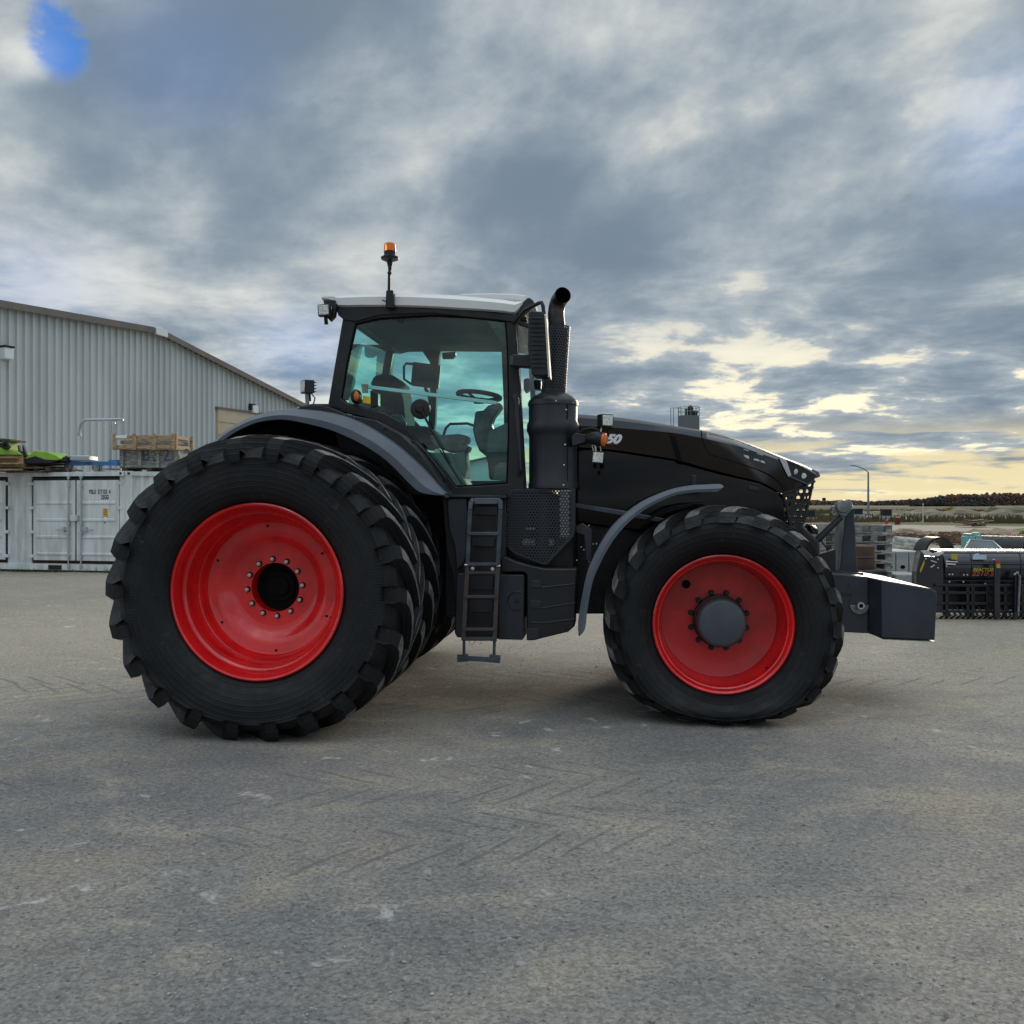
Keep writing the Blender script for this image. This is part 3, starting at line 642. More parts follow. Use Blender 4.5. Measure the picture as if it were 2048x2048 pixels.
b = MB(); b.lathe([(.107, 0), (.108, .03), (.107, .03)], tuple(g0), 'z', 48, M=rot).lathe([(.107, ln_-.014), (.108, ln_), (.10, ln_)], tuple(g0), 'z', 48, M=rot); b.build('guard_band', M_['slate'], eg)
pth = [Q(1108, 787, cv), Q(1113, 700, cv), Q(1114, 653, cv), Q(1112, 632, cv), Q(1113, 616, cv), Q(1117, 603, cv-.02), Q(1122, 595, cv-.06), Q(1126, 590, cv-.11)]
pth = smooth_curve(pth, 4); MB().tube([g0+rot @ Vector((0, 0, .02)), g0+rot @ Vector((0, 0, ln_-.05))], .088, 32).build('blackout_sleeve', M_['black'], eg)  # black sleeve added inside the guard to block the view through its holes
b = MB(); b.tube(pth, .070, 32, False); tv = len(b.v); b.tube(pth[-9:], .064, 32, False, 1); b.build('exhaust_pipe', [M_['pipe'], M_['black']], tr, recalc=False)
# lamp arm on the canister
part('lamp_arm', [(1143, 872), (1150, 866), (1172, 869), (1172, 884), (1144, 893)], -.98, -.80, M_['slate'])
b = MB(); c = Q(1174, 877, -.98); b.tube([c, Q(1184, 877, -1.0), Q(1196, 877, -1.02), Q(1206, 878.5, -1.03)], [.032, .050, .060, .056], 24); ind = b.build('indicator', M_['plastic'], tr, .003)
b = MB(); b.tube([Q(1206, 878.5, -1.03), Q(1210, 879, -1.035), Q(1212.5, 879, -1.04)], [.056, .054, .035], 24); b.build('amber_lens', M_['amber'], ind)
def worklamp(x0, y0, x1, y1, v, depth=.07, face='front', parent=tr, rot=0.0, turn=0.0):
    """square LED work lamp; housing behind, lens towards the camera side"""
    (ua, wa), (ub, wb) = q(x0, y1, v), q(x1, y0, v)
    wd, hg = ub-ua, wb-wa; M = Matrix.Rotation(rot, 3, 'Y') @ Matrix.Rotation(turn, 3, 'Z'); c = Vector(((ua+ub)/2, v, (wa+wb)/2))
    b = MB(); b.box(c, (wd, depth, hg), M)
    for k in range(4): b.box(c+M @ Vector((0, depth*.5+.012, -hg*.36+k*hg*.24)), (wd*.8, .024, .006), M)
    o = b.build('work_lamp', M_['plastic'], parent, .010)
    l = MB(); l.box(c+M @ Vector((0, -depth/2-.003, 0)), (wd*.84, .008, hg*.84), M); l.build('lens', M_['lens'], o, .006)
    br = MB(); br.beam(c+Vector((0, .03, -hg*.4)), c+Vector((0, .05, -hg*.5-.06)), .03, .012); br.build('bracket', M_['plastic'], o)
    return o
worklamp(1197, 829, 1224, 854, -1.0, .08, turn=.5)
worklamp(1184, 903, 1208, 927, -1.03, .05, rot=.1)
b = MB(); b.tube([Q(1203, 855, -1.0), Q(1201, 866, -1.01)], .006, 8).tube([Q(1190, 890, -1.0), Q(1192, 903, -1.0)], .008, 8).tube([Q(1184, 890, -1.0), Q(1200, 890, -1.0)], .005, 8).tube([Q(1200, 890, -1.0), Q(1202, 903, -1.0)], .004, 8).tube([Q(1184, 890, -1.0), Q(1187, 903, -1.0)], .004, 8); b.build('lamp_stay', M_['bolt'], tr)
tubepx('cable', [(1155, 866, -.99), (1168, 858, -1.0), (1185, 856, -1.0), (1200, 862, -1.01)], .006, M_['plastic'], n=8)

# ---- perforated shield and side tanks
sh = smooth_curve([(1016, 990), (1020, 982), (1030, 978)], 3)+[(1149, 976), (1149, 1062), (1148, 1072), (1095, 1129), (1088, 1130)]+smooth_curve([(1088, 1130), (1040, 1112), (1022, 1102), (1012, 1088), (1009, 1072)], 3)[1:]
shv = -.93
P = poly(sh, shv)
b = MB(); b.add([(p[0], shv, p[1]) for p in P], [tuple(range(len(P)))]); shd = b.build('perforated_shield', M_['perf'], tr, smooth=0)
# rim of the shield, unperforated
cx = sum(p[0] for p in P)/len(P); cz_ = sum(p[1] for p in P)/len(P)
inn = [(cx+(p[0]-cx)*.93, cz_+(p[1]-cz_)*.94) for p in P]
MB().ring(P, inn, shv-.004, shv+.03).build('shield_edge', M_['slate'], shd, .002)
rt = poly([(1149, 976), (1151, 976), (1151, 1062), (1149, 1062)], shv)
MB().bb(P[6][0] if 0 else q(1149, 1000, shv)[0], q(1149, 1000, shv)[0]+.006, shv, -.75, q(1149, 1062, shv)[1], q(1149, 976, shv)[1]).build('shield_return', M_['slate'], shd)
# behind the shield: bright pipe work and silencer
b = MB(); zz = lambda y: q(1080, y, -.8)[1]
b.cyl(Q(1085, 985, -.78), Q(1085, 1115, -.78), .10, 32); b.build('silencer', M_['slate'], tr, .01)
b = MB(); b.bb(q(1118, 1000, -.86)[0], q(1141, 1000, -.86)[0], -.86, -.80, q(1100, 1076, -.86)[1], q(1100, 982, -.86)[1]); b.build('heat_plate', M_['chrome'], tr, .01)
b = MB(); b.bb(q(1050, 1054, -.85)[0], q(1087, 1054, -.85)[0], -.86, -.83, q(1060, 1060, -.85)[1], q(1060, 1055, -.85)[1]); b.bb(q(1045, 1080, -.85)[0], q(1108, 1080, -.85)[0], -.86, -.83, q(1060, 1090, -.85)[1], q(1060, 1079, -.85)[1]); b.build('clamp_plate', M_['chrome'], tr, .002)
part('deck_box', [(893, 1000), (900, 996), (932, 996), (934, 1000), (932, 1114), (925, 1130), (912, 1142), (908, 1090), (897, 1060)], -1.10, -.72, M_['slate'], bevel=.012)
part('lower_tank', [(912, 1150), (916, 1146), (928, 1146), (928, 1276), (914, 1275), (909, 1266)], -1.10, -.72, M_['slate'], bevel=.012)
part('tool_box', [(998, 1152), (1001, 1149), (1046, 1150), (1048, 1152), (1047, 1278), (1044, 1280), (997, 1279)], -1.08, -.72, M_['slate'], bevel=.012)
tb = part('tank_cover', [(1006, 1113), (1012, 1114), (1030, 1122), (1060, 1131), (1090, 1137), (1152, 1137), (1154, 1140), (1150, 1252), (1136, 1264), (1083, 1277), (1068, 1281), (1053, 1281), (1053, 1150), (1048, 1145), (1002, 1145), (1002, 1120)], -1.04, -.70, M_['plastic'], bevel=.012)
cq = q(1034, 1202, -1.08)
b = MB(); n = 20; arc = [(cq[0]+.075*math.cos(R(a_)), -1.082, cq[1]+.075*math.sin(R(a_))) for a_ in range(60, 301, 12)]; b.tube(arc, .006, 6); b.lathe([(.0, -.006), (.018, -.004), (.02, 0)], (cq[0], -1.08, cq[1]), n=20); b.build('latch_recess', M_['plastic'], tr)
for k, (x0, y0, x1, y1) in enumerate(((1062, 1160, 1083, 1176), (1060, 1200, 1083, 1216), (1053, 1256, 1078, 1280))):
    part('recess_block', [(x0, y0), (x1, y0+2), (x1, y1-3), (x0, y1)], -1.048, -1.03, M_['slate'], tb, .004)
for (y0, y1) in ((1174, 1168), (1215, 1206), (1245, 1238)):
    b = MB(); b.tube([Q(1062, y0, -1.042), Q(1090, y0+.5, -1.042), Q(1150, y1, -1.042)], .007, 6); b.build('moulded_rib', M_['slate'], tb)
part('back_panel', [(884, 992), (1012, 992), (1012, 1150), (1000, 1150), (1000, 1278), (930, 1278), (915, 1260), (905, 1150), (893, 1100)], -.98, -.74, M_['plastic'])
part('deck_plate', [(884, 989), (1013, 991), (1013, 996), (884, 994)], -1.12, -.6, M_['slate'], bevel=.003)
part('step_panel', [(948, 1012), (994, 1012), (994, 1031), (946, 1029)], -1.02, -.97, M_['slate'], bevel=.004)
part('step_panel', [(944, 1075), (988, 1075), (987, 1094), (943, 1092)], -1.02, -.97, M_['slate'], bevel=.004)
part('step_panel', [(940, 1153), (986, 1153), (986, 1180), (939, 1180)], -1.0, -.97, M_['slate'], bevel=.004)
part('step_panel', [(938, 1200), (986, 1200), (985, 1225), (938, 1225)], -1.0, -.97, M_['slate'], bevel=.004)
part('cable_cover', [(1151, 1052), (1165, 1046), (1184, 1060), (1184, 1120), (1172, 1122), (1168, 1070), (1152, 1066)], -.85, -.72, M_['slate'])
b = MB(); rr_ = random.Random(3)
for i in range(9): x = 1153+rr_.random()*40; y = 1045+rr_.random()*90; b.cyl(Q(x, y, -.745), Q(x, y, -.73), .006, 8)
b.build('frame_bolts', M_['bolt'], tr)

# ---- ladder
lv = -1.22
L0 = [(947, 1000, -1.13), (942, 1004, -1.20), (940, 1020, lv), (935.5, 1125, lv), (931, 1200, lv), (927, 1281, lv)]
L1 = [(997, 1000, -1.13), (1001, 1004, -1.20), (1001, 1020, lv), (996, 1127, lv), (992.5, 1200, lv), (989, 1283, lv)]
lad = MB()
for Lx in (L0, L1):
    for a_, b_ in zip(Lx[:3], Lx[1:4]): lad.beam(Q(*a_), Q(*b_), .035, .028, up=(0, 1, 0))
for y in (1067, 1128):
    t = (y-1000)/125; lad.beam(Q(940-4*t, y, lv), Q(1000-3*t, y, lv), .07, .026)
lad = lad.build('ladder', M_['ladder'], tr, .004)
low = MB()
for Lx in (L0, L1):
    for a_, b_ in zip(Lx[3:], Lx[4:]): low.beam(Q(*a_), Q(*b_), .035, .026, up=(0, 1, 0))
for y in (1145, 1193, 1258, 1277):
    t = (y-1128)/155; low.beam(Q(935-8*t, y, lv), Q(996-7*t, y, lv), .07 if y != 1145 else .03, .022 if y != 1277 else .03)
low.build('lower_ladder', M_['rusty'], lad, .003)
MB().beam(Q(949, 1002, -1.14), Q(998, 1002, -1.14), .05, .05).build('ladder_top_plate', M_['fender'], lad, .004)
b = MB(); b.tube([Q(928, 1281, lv), Q(928, 1312, lv)], .012, 10).tube([Q(989, 1281, lv), Q(988, 1316, lv)], .012, 10).beam(Q(925, 1316, lv), Q(991, 1320, lv), .07, .03).beam(Q(925, 1309, lv), Q(926, 1323, lv), .09, .035, up=(0, 1, 0)).beam(Q(990, 1310, lv), Q(989, 1325, lv), .09, .035, up=(0, 1, 0)); b.build('fold_down_step', M_['ladder'], lad, .003)
for (x, y) in ((945, 1137), (985, 1138)):
    MB().lathe([(.0, -.012), (.014, -.009), (.019, 0), (.019, .02)], Q(x, y, lv-.01), n=20).build('step_bumper', M_['bolt'], lad)
for (x, y) in ((933, 1130), (997, 1132)):
    MB().cyl(Q(x-4, y, lv-.015), Q(x+4, y, lv-.015), .009, 10).build('hinge_bolt', M_['chrome'], lad)
tubepx('safety_wire', [(938, 1282, lv-.02), (940, 1290, lv-.03), (946, 1289, lv-.03), (952, 1280, lv-.02), (958, 1276, lv-.02), (964, 1284, lv-.03), (959, 1288, lv-.02)], .003, M_['bolt'], lad, 6)

# ---- rear fender
outer = smooth_curve([(424, 886), (445, 866), (470, 850), (500, 835), (532, 825), (565, 820), (594, 819), (662, 827), (724, 848), (786, 886), (833, 926), (862, 956), (878, 975), (889, 988)], 3)
inner = smooth_curve([(436, 889), (462, 870), (485, 857), (512, 846), (540, 841), (568, 840), (600, 845), (662, 861), (724, 889), (774, 923), (817, 966), (838, 984), (862, 990), (889, 992)], 3)
for s_ in (-1, 1):
    b = MB(); rows = []
    for (ox, oy), (ix, iy) in zip(outer, inner):
        o1 = Vector(q(ox, oy, -1.30)); i1 = Vector(q(ix, iy, -1.36)); mi_ = o1*.45+i1*.55
        rows.append([(i1.x, -1.34*1, i1.y), (i1.x, -1.36, i1.y+.004), (mi_.x, -1.365, mi_.y), (o1.x, -1.30, o1.y), (o1.x, -1.22, o1.y+.015), (o1.x, -.78, o1.y+.02), (o1.x, -.78, o1.y-.03), (o1.x, -1.25, o1.y-.03), (i1.x, -1.33, i1.y)])
    rows = [[(x, -s_*y, z) for x, y, z in r] for r in rows]
    b = loft(rows, lambda i, j: 0 if 0 <= j <= 3 else 1, True); b.build('rear_fender', [M_['fender'], M_['plastic']], tr, 0, 28)
# inner wheel-arch liner between fender and cab
lin = [(436, 889), (500, 850), (570, 836), (640, 836), (724, 870), (790, 910), (840, 955), (889, 992), (889, 1250), (600, 1250), (600, 1100)]
part('arch_liner', lin, -.76, -.70, M_['black'], bevel=0)
part('cab_corner_panel', [(590, 822), (600, 812), (640, 810), (660, 815), (690, 828), (750, 840), (800, 868), (840, 905), (872, 950), (893, 990), (880, 976), (833, 928), (786, 888), (724, 850), (662, 829), (620, 824)], -1.24, -.84, M_['plastic'])
tubepx('hand_rail', [(812, 880, -1.02), (830, 884, -1.04), (852, 906, -1.04), (886, 950, -1.02), (890, 958, -1.02), (884, 972, -1.0)], .012, M_['plastic'])
for (x, y) in ((708, 838), (768, 855)):
    MB().lathe([(.0, -.01), (.017, -.008), (.02, 0)], Q(x, y, -1.245), n=16).build('cover_cap', M_['slate'], tr)

# ---- front fender
fo = [(1157, 1271), (1156, 1246), (1160, 1215), (1164, 1193), (1171, 1158), (1181, 1128), (1209, 1075), (1240, 1038), (1286, 1003), (1342, 979), (1379, 971), (1412, 969), (1440, 968), (1447, 973)]
fi = [(1159, 1273), (1170, 1258), (1174, 1225), (1178, 1199), (1184, 1169), (1193, 1143), (1218, 1094), (1249, 1053), (1290, 1019), (1343, 993), (1379, 986), (1410, 984), (1436, 983), (1446, 975)]
fo, fi = smooth_curve(fo, 3), smooth_curve(fi, 3)
for s_ in (-1, 1):
    rows = []
    for o_, i_ in zip(fo, fi):
        a_, c_ = Vector(q(*o_, -1.24)), Vector(q(*i_, -1.26)); m_ = a_*.4+c_*.6
        rows.append([(x, -s_*y, z) for x, y, z in ((c_.x, -1.22, c_.y), (c_.x, -1.255, c_.y), (m_.x, -1.262, m_.y), (a_.x, -1.235, a_.y), (a_.x, -.75, a_.y), (m_.x, -.75, m_.y), (m_.x, -1.22, m_.y), (c_.x, -1.22, c_.y))])
    loft(rows, lambda i, j: 0, True).build('front_fender', M_['fender'], tr, 0, 32)
tubepx('fender_stay', [(1290, 1042, -.9), (1340, 1015, -.95), (1380, 1008, -1.0), (1405, 1007, -1.0), (1417, 1013, -1.0)], .012, M_['slate'])

# ---- cab
gi = [(712, 648), (760, 637), (860, 631), (940, 634), (1013, 642), (1017, 700), (1019, 780), (1019, 870), (1016, 968), (960, 972), (914, 974), (898, 955), (880, 934), (848, 895), (805, 845), (770, 826), (735, 817), (694, 806), (683, 797), (695, 725)]
go = [(688, 632), (760, 620), (860, 615), (940, 618), (1031, 630), (1036, 700), (1042, 780), (1046, 870), (1050, 990), (960, 992), (898, 992), (884, 966), (868, 946), (834, 908), (793, 862), (765, 846), (730, 835), (690, 826), (656, 820), (671, 730)]
fr = MB(); fr.ring(poly(go, -.86), poly(gi, -.86), -.885, -.80)
fr.build('cab_frame', M_['plastic'], tr, .008)
b = MB(); P = poly([(x+(850-x)*-.012, y+(800-y)*-.012) for x, y in gi], -.87); b.add([(p[0], -.868, p[1]) for p in P], [tuple(range(len(P)))]); b.build('door_glass', M_['glass'], tr, smooth=0)
# inner dark border printed on the glass edge
gb = poly([(x+(850-x)*.02, y+(800-y)*.02) for x, y in gi], -.86)
MB().ring(poly(gi, -.86), gb, -.872, -.862).build('door_seal', M_['black'], tr)
# far side: same frame with its windows
uv_ = lambda x, y: q(x, y, .86)
Tc = q(860, 640, -.86)[1]
def far(name, pts, m, v0=.84, v1=.90, bv=.004): return MB().prism([q(x, y, .86) for x, y in pts], v0, v1).build(name, m, tr, bv)
far('far_header', [(700, 690), (1040, 690), (1030, 703), (1008, 703), (905, 702), (880, 702), (858, 703), (845, 701), (785, 701), (760, 706), (720, 690)], M_['interior'])
far('far_pillar', [(845, 698), (884, 698), (880, 716), (876, 760), (872, 850), (866, 880), (856, 880), (862, 800), (862, 727), (846, 703)], M_['interior'], .80, .90)
far('far_pillar', [(757, 700), (788, 700), (783, 760), (778, 800), (750, 800), (754, 750)], M_['interior'], .80, .90)
far('far_pillar', [(700, 690), (724, 690), (712, 740), (702, 800), (688, 800), (692, 740)], M_['interior'], .80, .90)
far('far_pillar', [(1004, 700), (1030, 700), (1034, 800), (1032, 960), (1012, 960), (1008, 800)], M_['interior'], .80, .90)
far('far_sill', [(700, 800), (790, 800), (868, 880), (920, 962), (1030, 962), (1030, 985), (880, 985), (700, 830)], M_['interior'], .80, .90)
b = MB(); b.add([(*uv_(x, y)[:1], .87, uv_(x, y)[1]) for x, y in ((700, 690), (1036, 690), (1036, 965), (915, 965), (868, 880), (700, 805))], [tuple(range(6))]); b.build('far_glass', M_['glass'], tr, smooth=0)
# rear window and windscreen
r0, r1 = q(690, 640, -.86), q(660, 815, -.86)
b = MB(); b.add([(r0[0]+.02, -.80, r0[1]), (r1[0]+.02, -.80, r1[1]), (r1[0]+.02, .80, r1[1]), (r0[0]+.02, .80, r0[1])], [(0, 1, 2, 3)]); b.build('rear_window', M_['glass'], tr, smooth=0)
b = MB()
for vv_ in (-.80, .80): b.beam((r0[0]+.03, vv_, r0[1]), (r1[0]+.03, vv_, r1[1]), .06, .06, up=(0, 1, 0))
b.beam((r1[0]+.02, -.8, r1[1]), (r1[0]+.02, .8, r1[1]), .06, .06); b.build('rear_frame', M_['plastic'], tr, .006)
f0, f1 = q(1030, 640, -.86), q(1049, 985, -.86); rows = []
for i in range(13):
    t = i/12; vv_ = -.84+1.68*t; bul = .20*(1-(2*t-1)**2)
    rows.append([(f0[0]+bul, vv_, f0[1]), ((f0[0]+f1[0])/2+bul*1.25, vv_, (f0[1]+f1[1])/2), (f1[0]+bul, vv_, f1[1])])
loft(rows, lambda i, j: 0).build('windscreen', M_['glass'], tr, smooth=60)
b = MB(); b.tube([(r_[1][0]*0+rows[0][0][0], rows[0][0][1], rows[0][0][2]), rows[0][1], rows[0][2]], .022, 8).tube([rows[-1][0], rows[-1][1], rows[-1][2]], .03, 8) if 0 else None
b = MB(); b.tube(rows[0], .020, 8); b.tube(rows[-1], .028, 8); b.tube([r_[0] for r_ in rows], .03, 8); b.tube([r_[2] for r_ in rows], .04, 8); b.build('windscreen_frame', M_['plastic'], tr)
# roof
zt = lambda x, y, v=-.93: q(x, y, v)
prof_b = [(667, 600), (674, 612), (786, 612), (910, 617), (1030, 626)]
rf = []
xs_r = [(643, 594, 598), (668, 590.5, 603), (676, 589.6, 612), (724, 587, 611.7), (786, 586, 612), (850, 588, 613.6), (910, 591, 617), (970, 596, 620.6), (1010, 600, 624), (1030, 603, 626), (1045, 602, 610), (1057, 600, 603)]
for k, (x, yt, yb) in enumerate(xs_r):
    vv_ = .95 if k > 1 else .90; vv_ = .93 if k < 9 else (.90, .86, .82)[k-9]
    ub, wb = q(x, yb, -vv_); ut, wt = q(x, yt, -vv_+.05); crown = .05
    row = [(ub, -vv_+.03, wb-.002), (ub, -vv_, wb+.01), (ub, -vv_, wb*.35+wt*.65), (ut, -vv_+.05, wt), (ut, -.55, wt+crown*.6), (ut, 0, wt+crown)]
    rf.append(row+[(a_, -b_, c_) for a_, b_, c_ in row[-2::-1]])
rf2 = interp_secs(rf, 2)
rb_ = loft(rf2, lambda i, j: 0, True).build('roof', M_['white'], tr, 0, 40)
# raised hatch strip on the roof
hp = [(905, 592), (930, 588.5), (980, 587.5), (1030, 589), (1057, 592.5), (1050, 604), (930, 597)]
MB().prism([q(x, y, -.55) for x, y in hp], -.58, .58).build('roof_hatch', M_['white'], rb_, .012)
part('roof_visor', [(1031, 627), (1036, 615), (1046, 603), (1057, 593.5), (1066, 600), (1070, 607), (1060, 620), (1042, 636)], -.86, .86, M_['slate'], bevel=.01)
MB().prism(poly([(668, 604), (674, 613), (786, 613.5), (910, 618), (1030, 628), (1040, 634), (1032, 645), (1000, 640), (860, 626), (760, 630), (712, 643), (688, 640), (676, 630)], -.90), -.90, .90).build('roof_underside', M_['plastic'], tr, .012)
# ceiling lining, floor, bulkhead
c0, c1 = q(700, 640, -.80), q(1030, 640, -.80)
MB().bb(c0[0], c1[0]+.1, -.8, .8, c0[1]-.03, c0[1]).build('ceiling_lining', M_['interior'], tr, .01)
b = MB(); b.bb(q(905, 985, -.8)[0], q(1048, 985, -.8)[0]+.1, -.8, .8, q(905, 985, -.8)[1]-.05, q(905, 980, -.8)[1]); b.build('cab_floor', M_['interior'], tr)
# rear bulkhead under the sloping glass
MB().prism(poly([(660, 826), (740, 832), (800, 866), (850, 915), (900, 990), (700, 990)], -.8), -.78, .80).build('rear_bulkhead', M_['interior'], tr, .01)
# seat
sx, sw_ = q(800, 870, -.15); 
def iq(x, y, v=-.1): return q(x, y, v)
sb = MB().prism2([iq(x, y, -.25) for x, y in [(752, 860), (745, 800), (741, 765), (747, 752), (765, 747), (785, 750), (798, 762), (806, 800), (812, 860)]], -.26, [iq(x, y, -.25) for x, y in [(752, 860), (745, 800), (741, 765), (747, 752), (765, 747), (785, 750), (798, 762), (806, 800), (812, 860)]], .24)
seat = sb.build('driver_seat', M_['seat'], tr, .03, seg=3)
MB().prism([iq(x, y, -.25) for x, y in [(780, 860), (800, 850), (850, 852), (868, 862), (866, 885), (850, 895), (790, 895)]], -.25, .24).build('seat_cushion', M_['seat'], seat, .03)
MB().prism([iq(x, y, -.25) for x, y in [(800, 895), (850, 895), (880, 960), (860, 985), (800, 985)]], -.2, .2).build('seat_base', M_['intlight'], seat, .02)
MB().prism([iq(x, y, -.32) for x, y in [(775, 830), (800, 826), (812, 845), (808, 880), (780, 872)]], -.33, -.26).build('seat_bolster', M_['wrap'], seat, .02)
# armrest console wrapped in plastic, monitor, mirror
ar = MB().prism([iq(x, y, -.35) for x, y in [(862, 872), (920, 869), (936, 872), (937, 884), (928, 890), (940, 893), (936, 904), (900, 905), (870, 893)]], -.42, -.18).build('armrest', M_['wrap'], tr, .012)
part('console_box', [(905, 908), (928, 902), (932, 940), (928, 965), (905, 955)], -.45, -.15, M_['intlight'])
part('floor_mat_ramp', [(846, 905), (900, 905), (935, 975), (900, 978)], -.55, -.10, M_['intlight'])
mo = MB().prism([iq(x, y, .1) for x, y in [(826, 724), (882, 731), (877, 778), (822, 771)]], .08, .13).build('monitor', M_['slate'], tr, .008)
MB().prism([iq(x, y, .05) for x, y in [(845, 745), (866, 748), (864, 776), (840, 773)]], .0, .08).build('phone_holder', M_['interior'], mo, .01)
b = MB(); b.tube([Q(828, 728, .1), Q(812, 727, .1), Q(808, 733, .1), Q(808, 758, .1), Q(822, 768, .1)], .012, 8); b.tube([Q(850, 775, .1), Q(858, 790, .1), Q(862, 815, .1)], .016, 8); b.build('monitor_stay', M_['interior'], mo)
part('sun_blind', [(884, 705), (911, 703), (911, 711), (905, 717), (884, 717)], .40, .46, M_['slate'], bevel=.006)
part('rear_speaker', [(728, 690), (750, 692), (752, 706), (742, 713), (730, 713)], .30, .40, M_['slate'])
# steering wheel and column
sc = Vector(Q(958, 792, -.05)); nrm = Matrix.Rotation(R(6), 3, 'Y') @ Matrix.Rotation(R(-5), 3, 'X')
b = MB(); ring_ = [sc+nrm @ Vector((.20*math.cos(a_*math.pi/18), .20*math.sin(a_*math.pi/18), 0)) for a_ in range(37)]; b.tube(ring_, .022, 8, False)
for a_ in (0, 2.1, 4.2): b.tube([sc+nrm @ Vector((0, 0, -.05)), sc+nrm @ Vector((.19*math.cos(a_), .19*math.sin(a_), 0))], .012, 8)
b.cyl(sc+Vector((0, 0, -.07)), sc+Vector((0, 0, -.02)), .05, 20)
stw = b.build('steering_wheel', M_['seat'], tr)
MB().prism([iq(x, y, -.05) for x, y in [(952, 824), (968, 822), (978, 812), (1002, 806), (1006, 815), (990, 835), (984, 850), (996, 880), (1010, 910), (1010, 960), (980, 960), (976, 915), (960, 902), (952, 882), (947, 860), (950, 840)]], -.12, .06).build('steering_column', M_['wrap'], tr, .02)
part('dash_console', [(978, 862), (1014, 845), (1014, 905), (972, 905)], -.30, .05, M_['intlight'])
part('pedal_cover', [(990, 932), (1000, 925), (1012, 926), (1012, 962), (985, 960)], -.42, -.38, M_['intlight'])
part('control_box', [(970, 905), (1012, 905), (1012, 935), (975, 925)], -.3, .2, M_['interior'])
tubepx('grab_bar', [(887, 870, .5), (892, 856, .5), (900, 848, .5), (935, 847, .5), (950, 852, .5), (955, 862, .5)], .014, M_['slate'])
# white bar behind the glass, wiper, side indicator
MB().beam(Q(737, 774, -.80), Q(994, 806, -.80), .03, .040, up=(0, 1, 0)).build('window_bar', M_['palebar'], tr, .003)
wv = -.90
b = MB(); b.lathe([(.0, -.05), (.03, -.05), (.035, -.035), (.082, -.03), (.086, -.01), (.086, .03)], Q(841, 818, wv), n=36); wp = b.build('wiper', M_['plastic'], tr, .003)
b = MB(); b.tube([Q(843, 822, wv-.04), Q(862, 858, wv-.04), Q(900, 927, wv-.02)], [.012, .009, .006], 8).beam(Q(880, 900, wv-.005), Q(926, 972, wv-.005), .012, .02, up=(0, 1, 0)); b.build('wiper_arm', M_['plastic'], wp)
b = MB(); b.lathe([(.0, -.06), (.034, -.055), (.05, -.03), (.056, .0), (.056, .06)], Q(711, 793, -.90), n=32, M=Matrix.Diagonal((.75, 1, 1.15))); si = b.build('side_indicator', M_['plastic'], tr)
MB().lathe([(.0, -.075), (.025, -.07), (.036, -.056)], Q(716, 794, -.90), n=28, M=Matrix.Diagonal((.65, 1, 1.2))).build('amber_lens', M_['amber'], si)
part('indicator_bracket', [(722, 768), (735, 768), (735, 785), (724, 785)], -.91, -.88, M_['steelgrey'], si, .002)
part('warning_sticker', [(726, 791), (741, 794), (741, 808), (725, 805)], -.893, -.889, M_['yellow'], tr, 0)
part('window_hinge', [(740, 780), (756, 786), (756, 812), (741, 816)], -.89, -.80, M_['plastic'])
# mirror
mv = -1.30
mr = MB().prism(poly([(1057, 627), (1062, 622), (1084, 624), (1089, 628), (1097, 748), (1094, 752), (1068, 752), (1064, 748), (1056, 700)], mv), mv-.02, mv+.20).build('side_mirror', M_['plastic'], tr, .012, seg=3)
b = MB()
for k in range(12):
    y = 637+k*8.9; b.tube([Q(1057.5+k*.35, y, mv-.018), Q(1074, y-.6, mv-.03), Q(1089.5+k*.6, y, mv-.018)], .006, 6)
b.build('mirror_ribs', M_['slate'], mr)
part('mirror_edge', [(1089, 629), (1093, 634), (1100.5, 754), (1096, 754)], mv-.03, mv+.19, M_['rimglare'], mr, .002)
b = MB(); b.tube([Q(1028, 646, -.90), Q(1050, 620, -1.1), Q(1078, 606, -1.22), Q(1083, 605, -1.24), Q(1086, 612, -1.25), Q(1088, 628, -1.25)], .016, 10); b.build('mirror_arm', M_['plastic'], tr)
part('mirror_bracket', [(1025, 708), (1062, 709), (1064, 735), (1025, 732)], -1.22, -1.12, M_['plastic'], bevel=.01)
b = MB(); b.beam(Q(1028, 720, -.88), Q(1040, 721, -1.15), .08, .09); b.build('mirror_bracket', M_['plastic'], tr, .01)
part('camera_box', [(1047, 759), (1053, 756), (1082, 760), (1082, 778), (1060, 777), (1050, 784), (1047, 778)], -.55, -.40, M_['plastic'])
# door handle / exterior grab post beside windscreen
tubepx('door_grab', [(1030, 790, -.93), (1034, 800, -.95), (1041, 940, -.95), (1038, 950, -.92)], .018, M_['slate'])
# roof work lamp at rear, fender lamp
rl = worklamp(637.5, 609.5, 661, 633, -1.02, .06, rot=-.05)
part('lamp_bracket', [(646, 600), (670, 600), (672, 612), (669, 632), (660, 642), (652, 632), (662, 628), (663, 612), (648, 608)], -.96, -.90, M_['plastic'], rl, .003)
fl = worklamp(602, 761, 628, 787, -1.15, .08, turn=-.9)
b = MB(); b.tube([Q(614, 787, -1.15), Q(615, 812, -1.15)], .018, 8).tube([Q(622, 786, -1.15), Q(630, 796, -1.15), Q(627, 808, -1.15)], .007, 6); b.build('lamp_post', M_['steelgrey'], fl)
MB().prism(poly([(596, 820), (604, 813), (625, 808), (660, 808), (662, 818), (640, 819)], -1.18), -1.2, -.85).build('lamp_bridge', M_['plastic'], tr, .006)
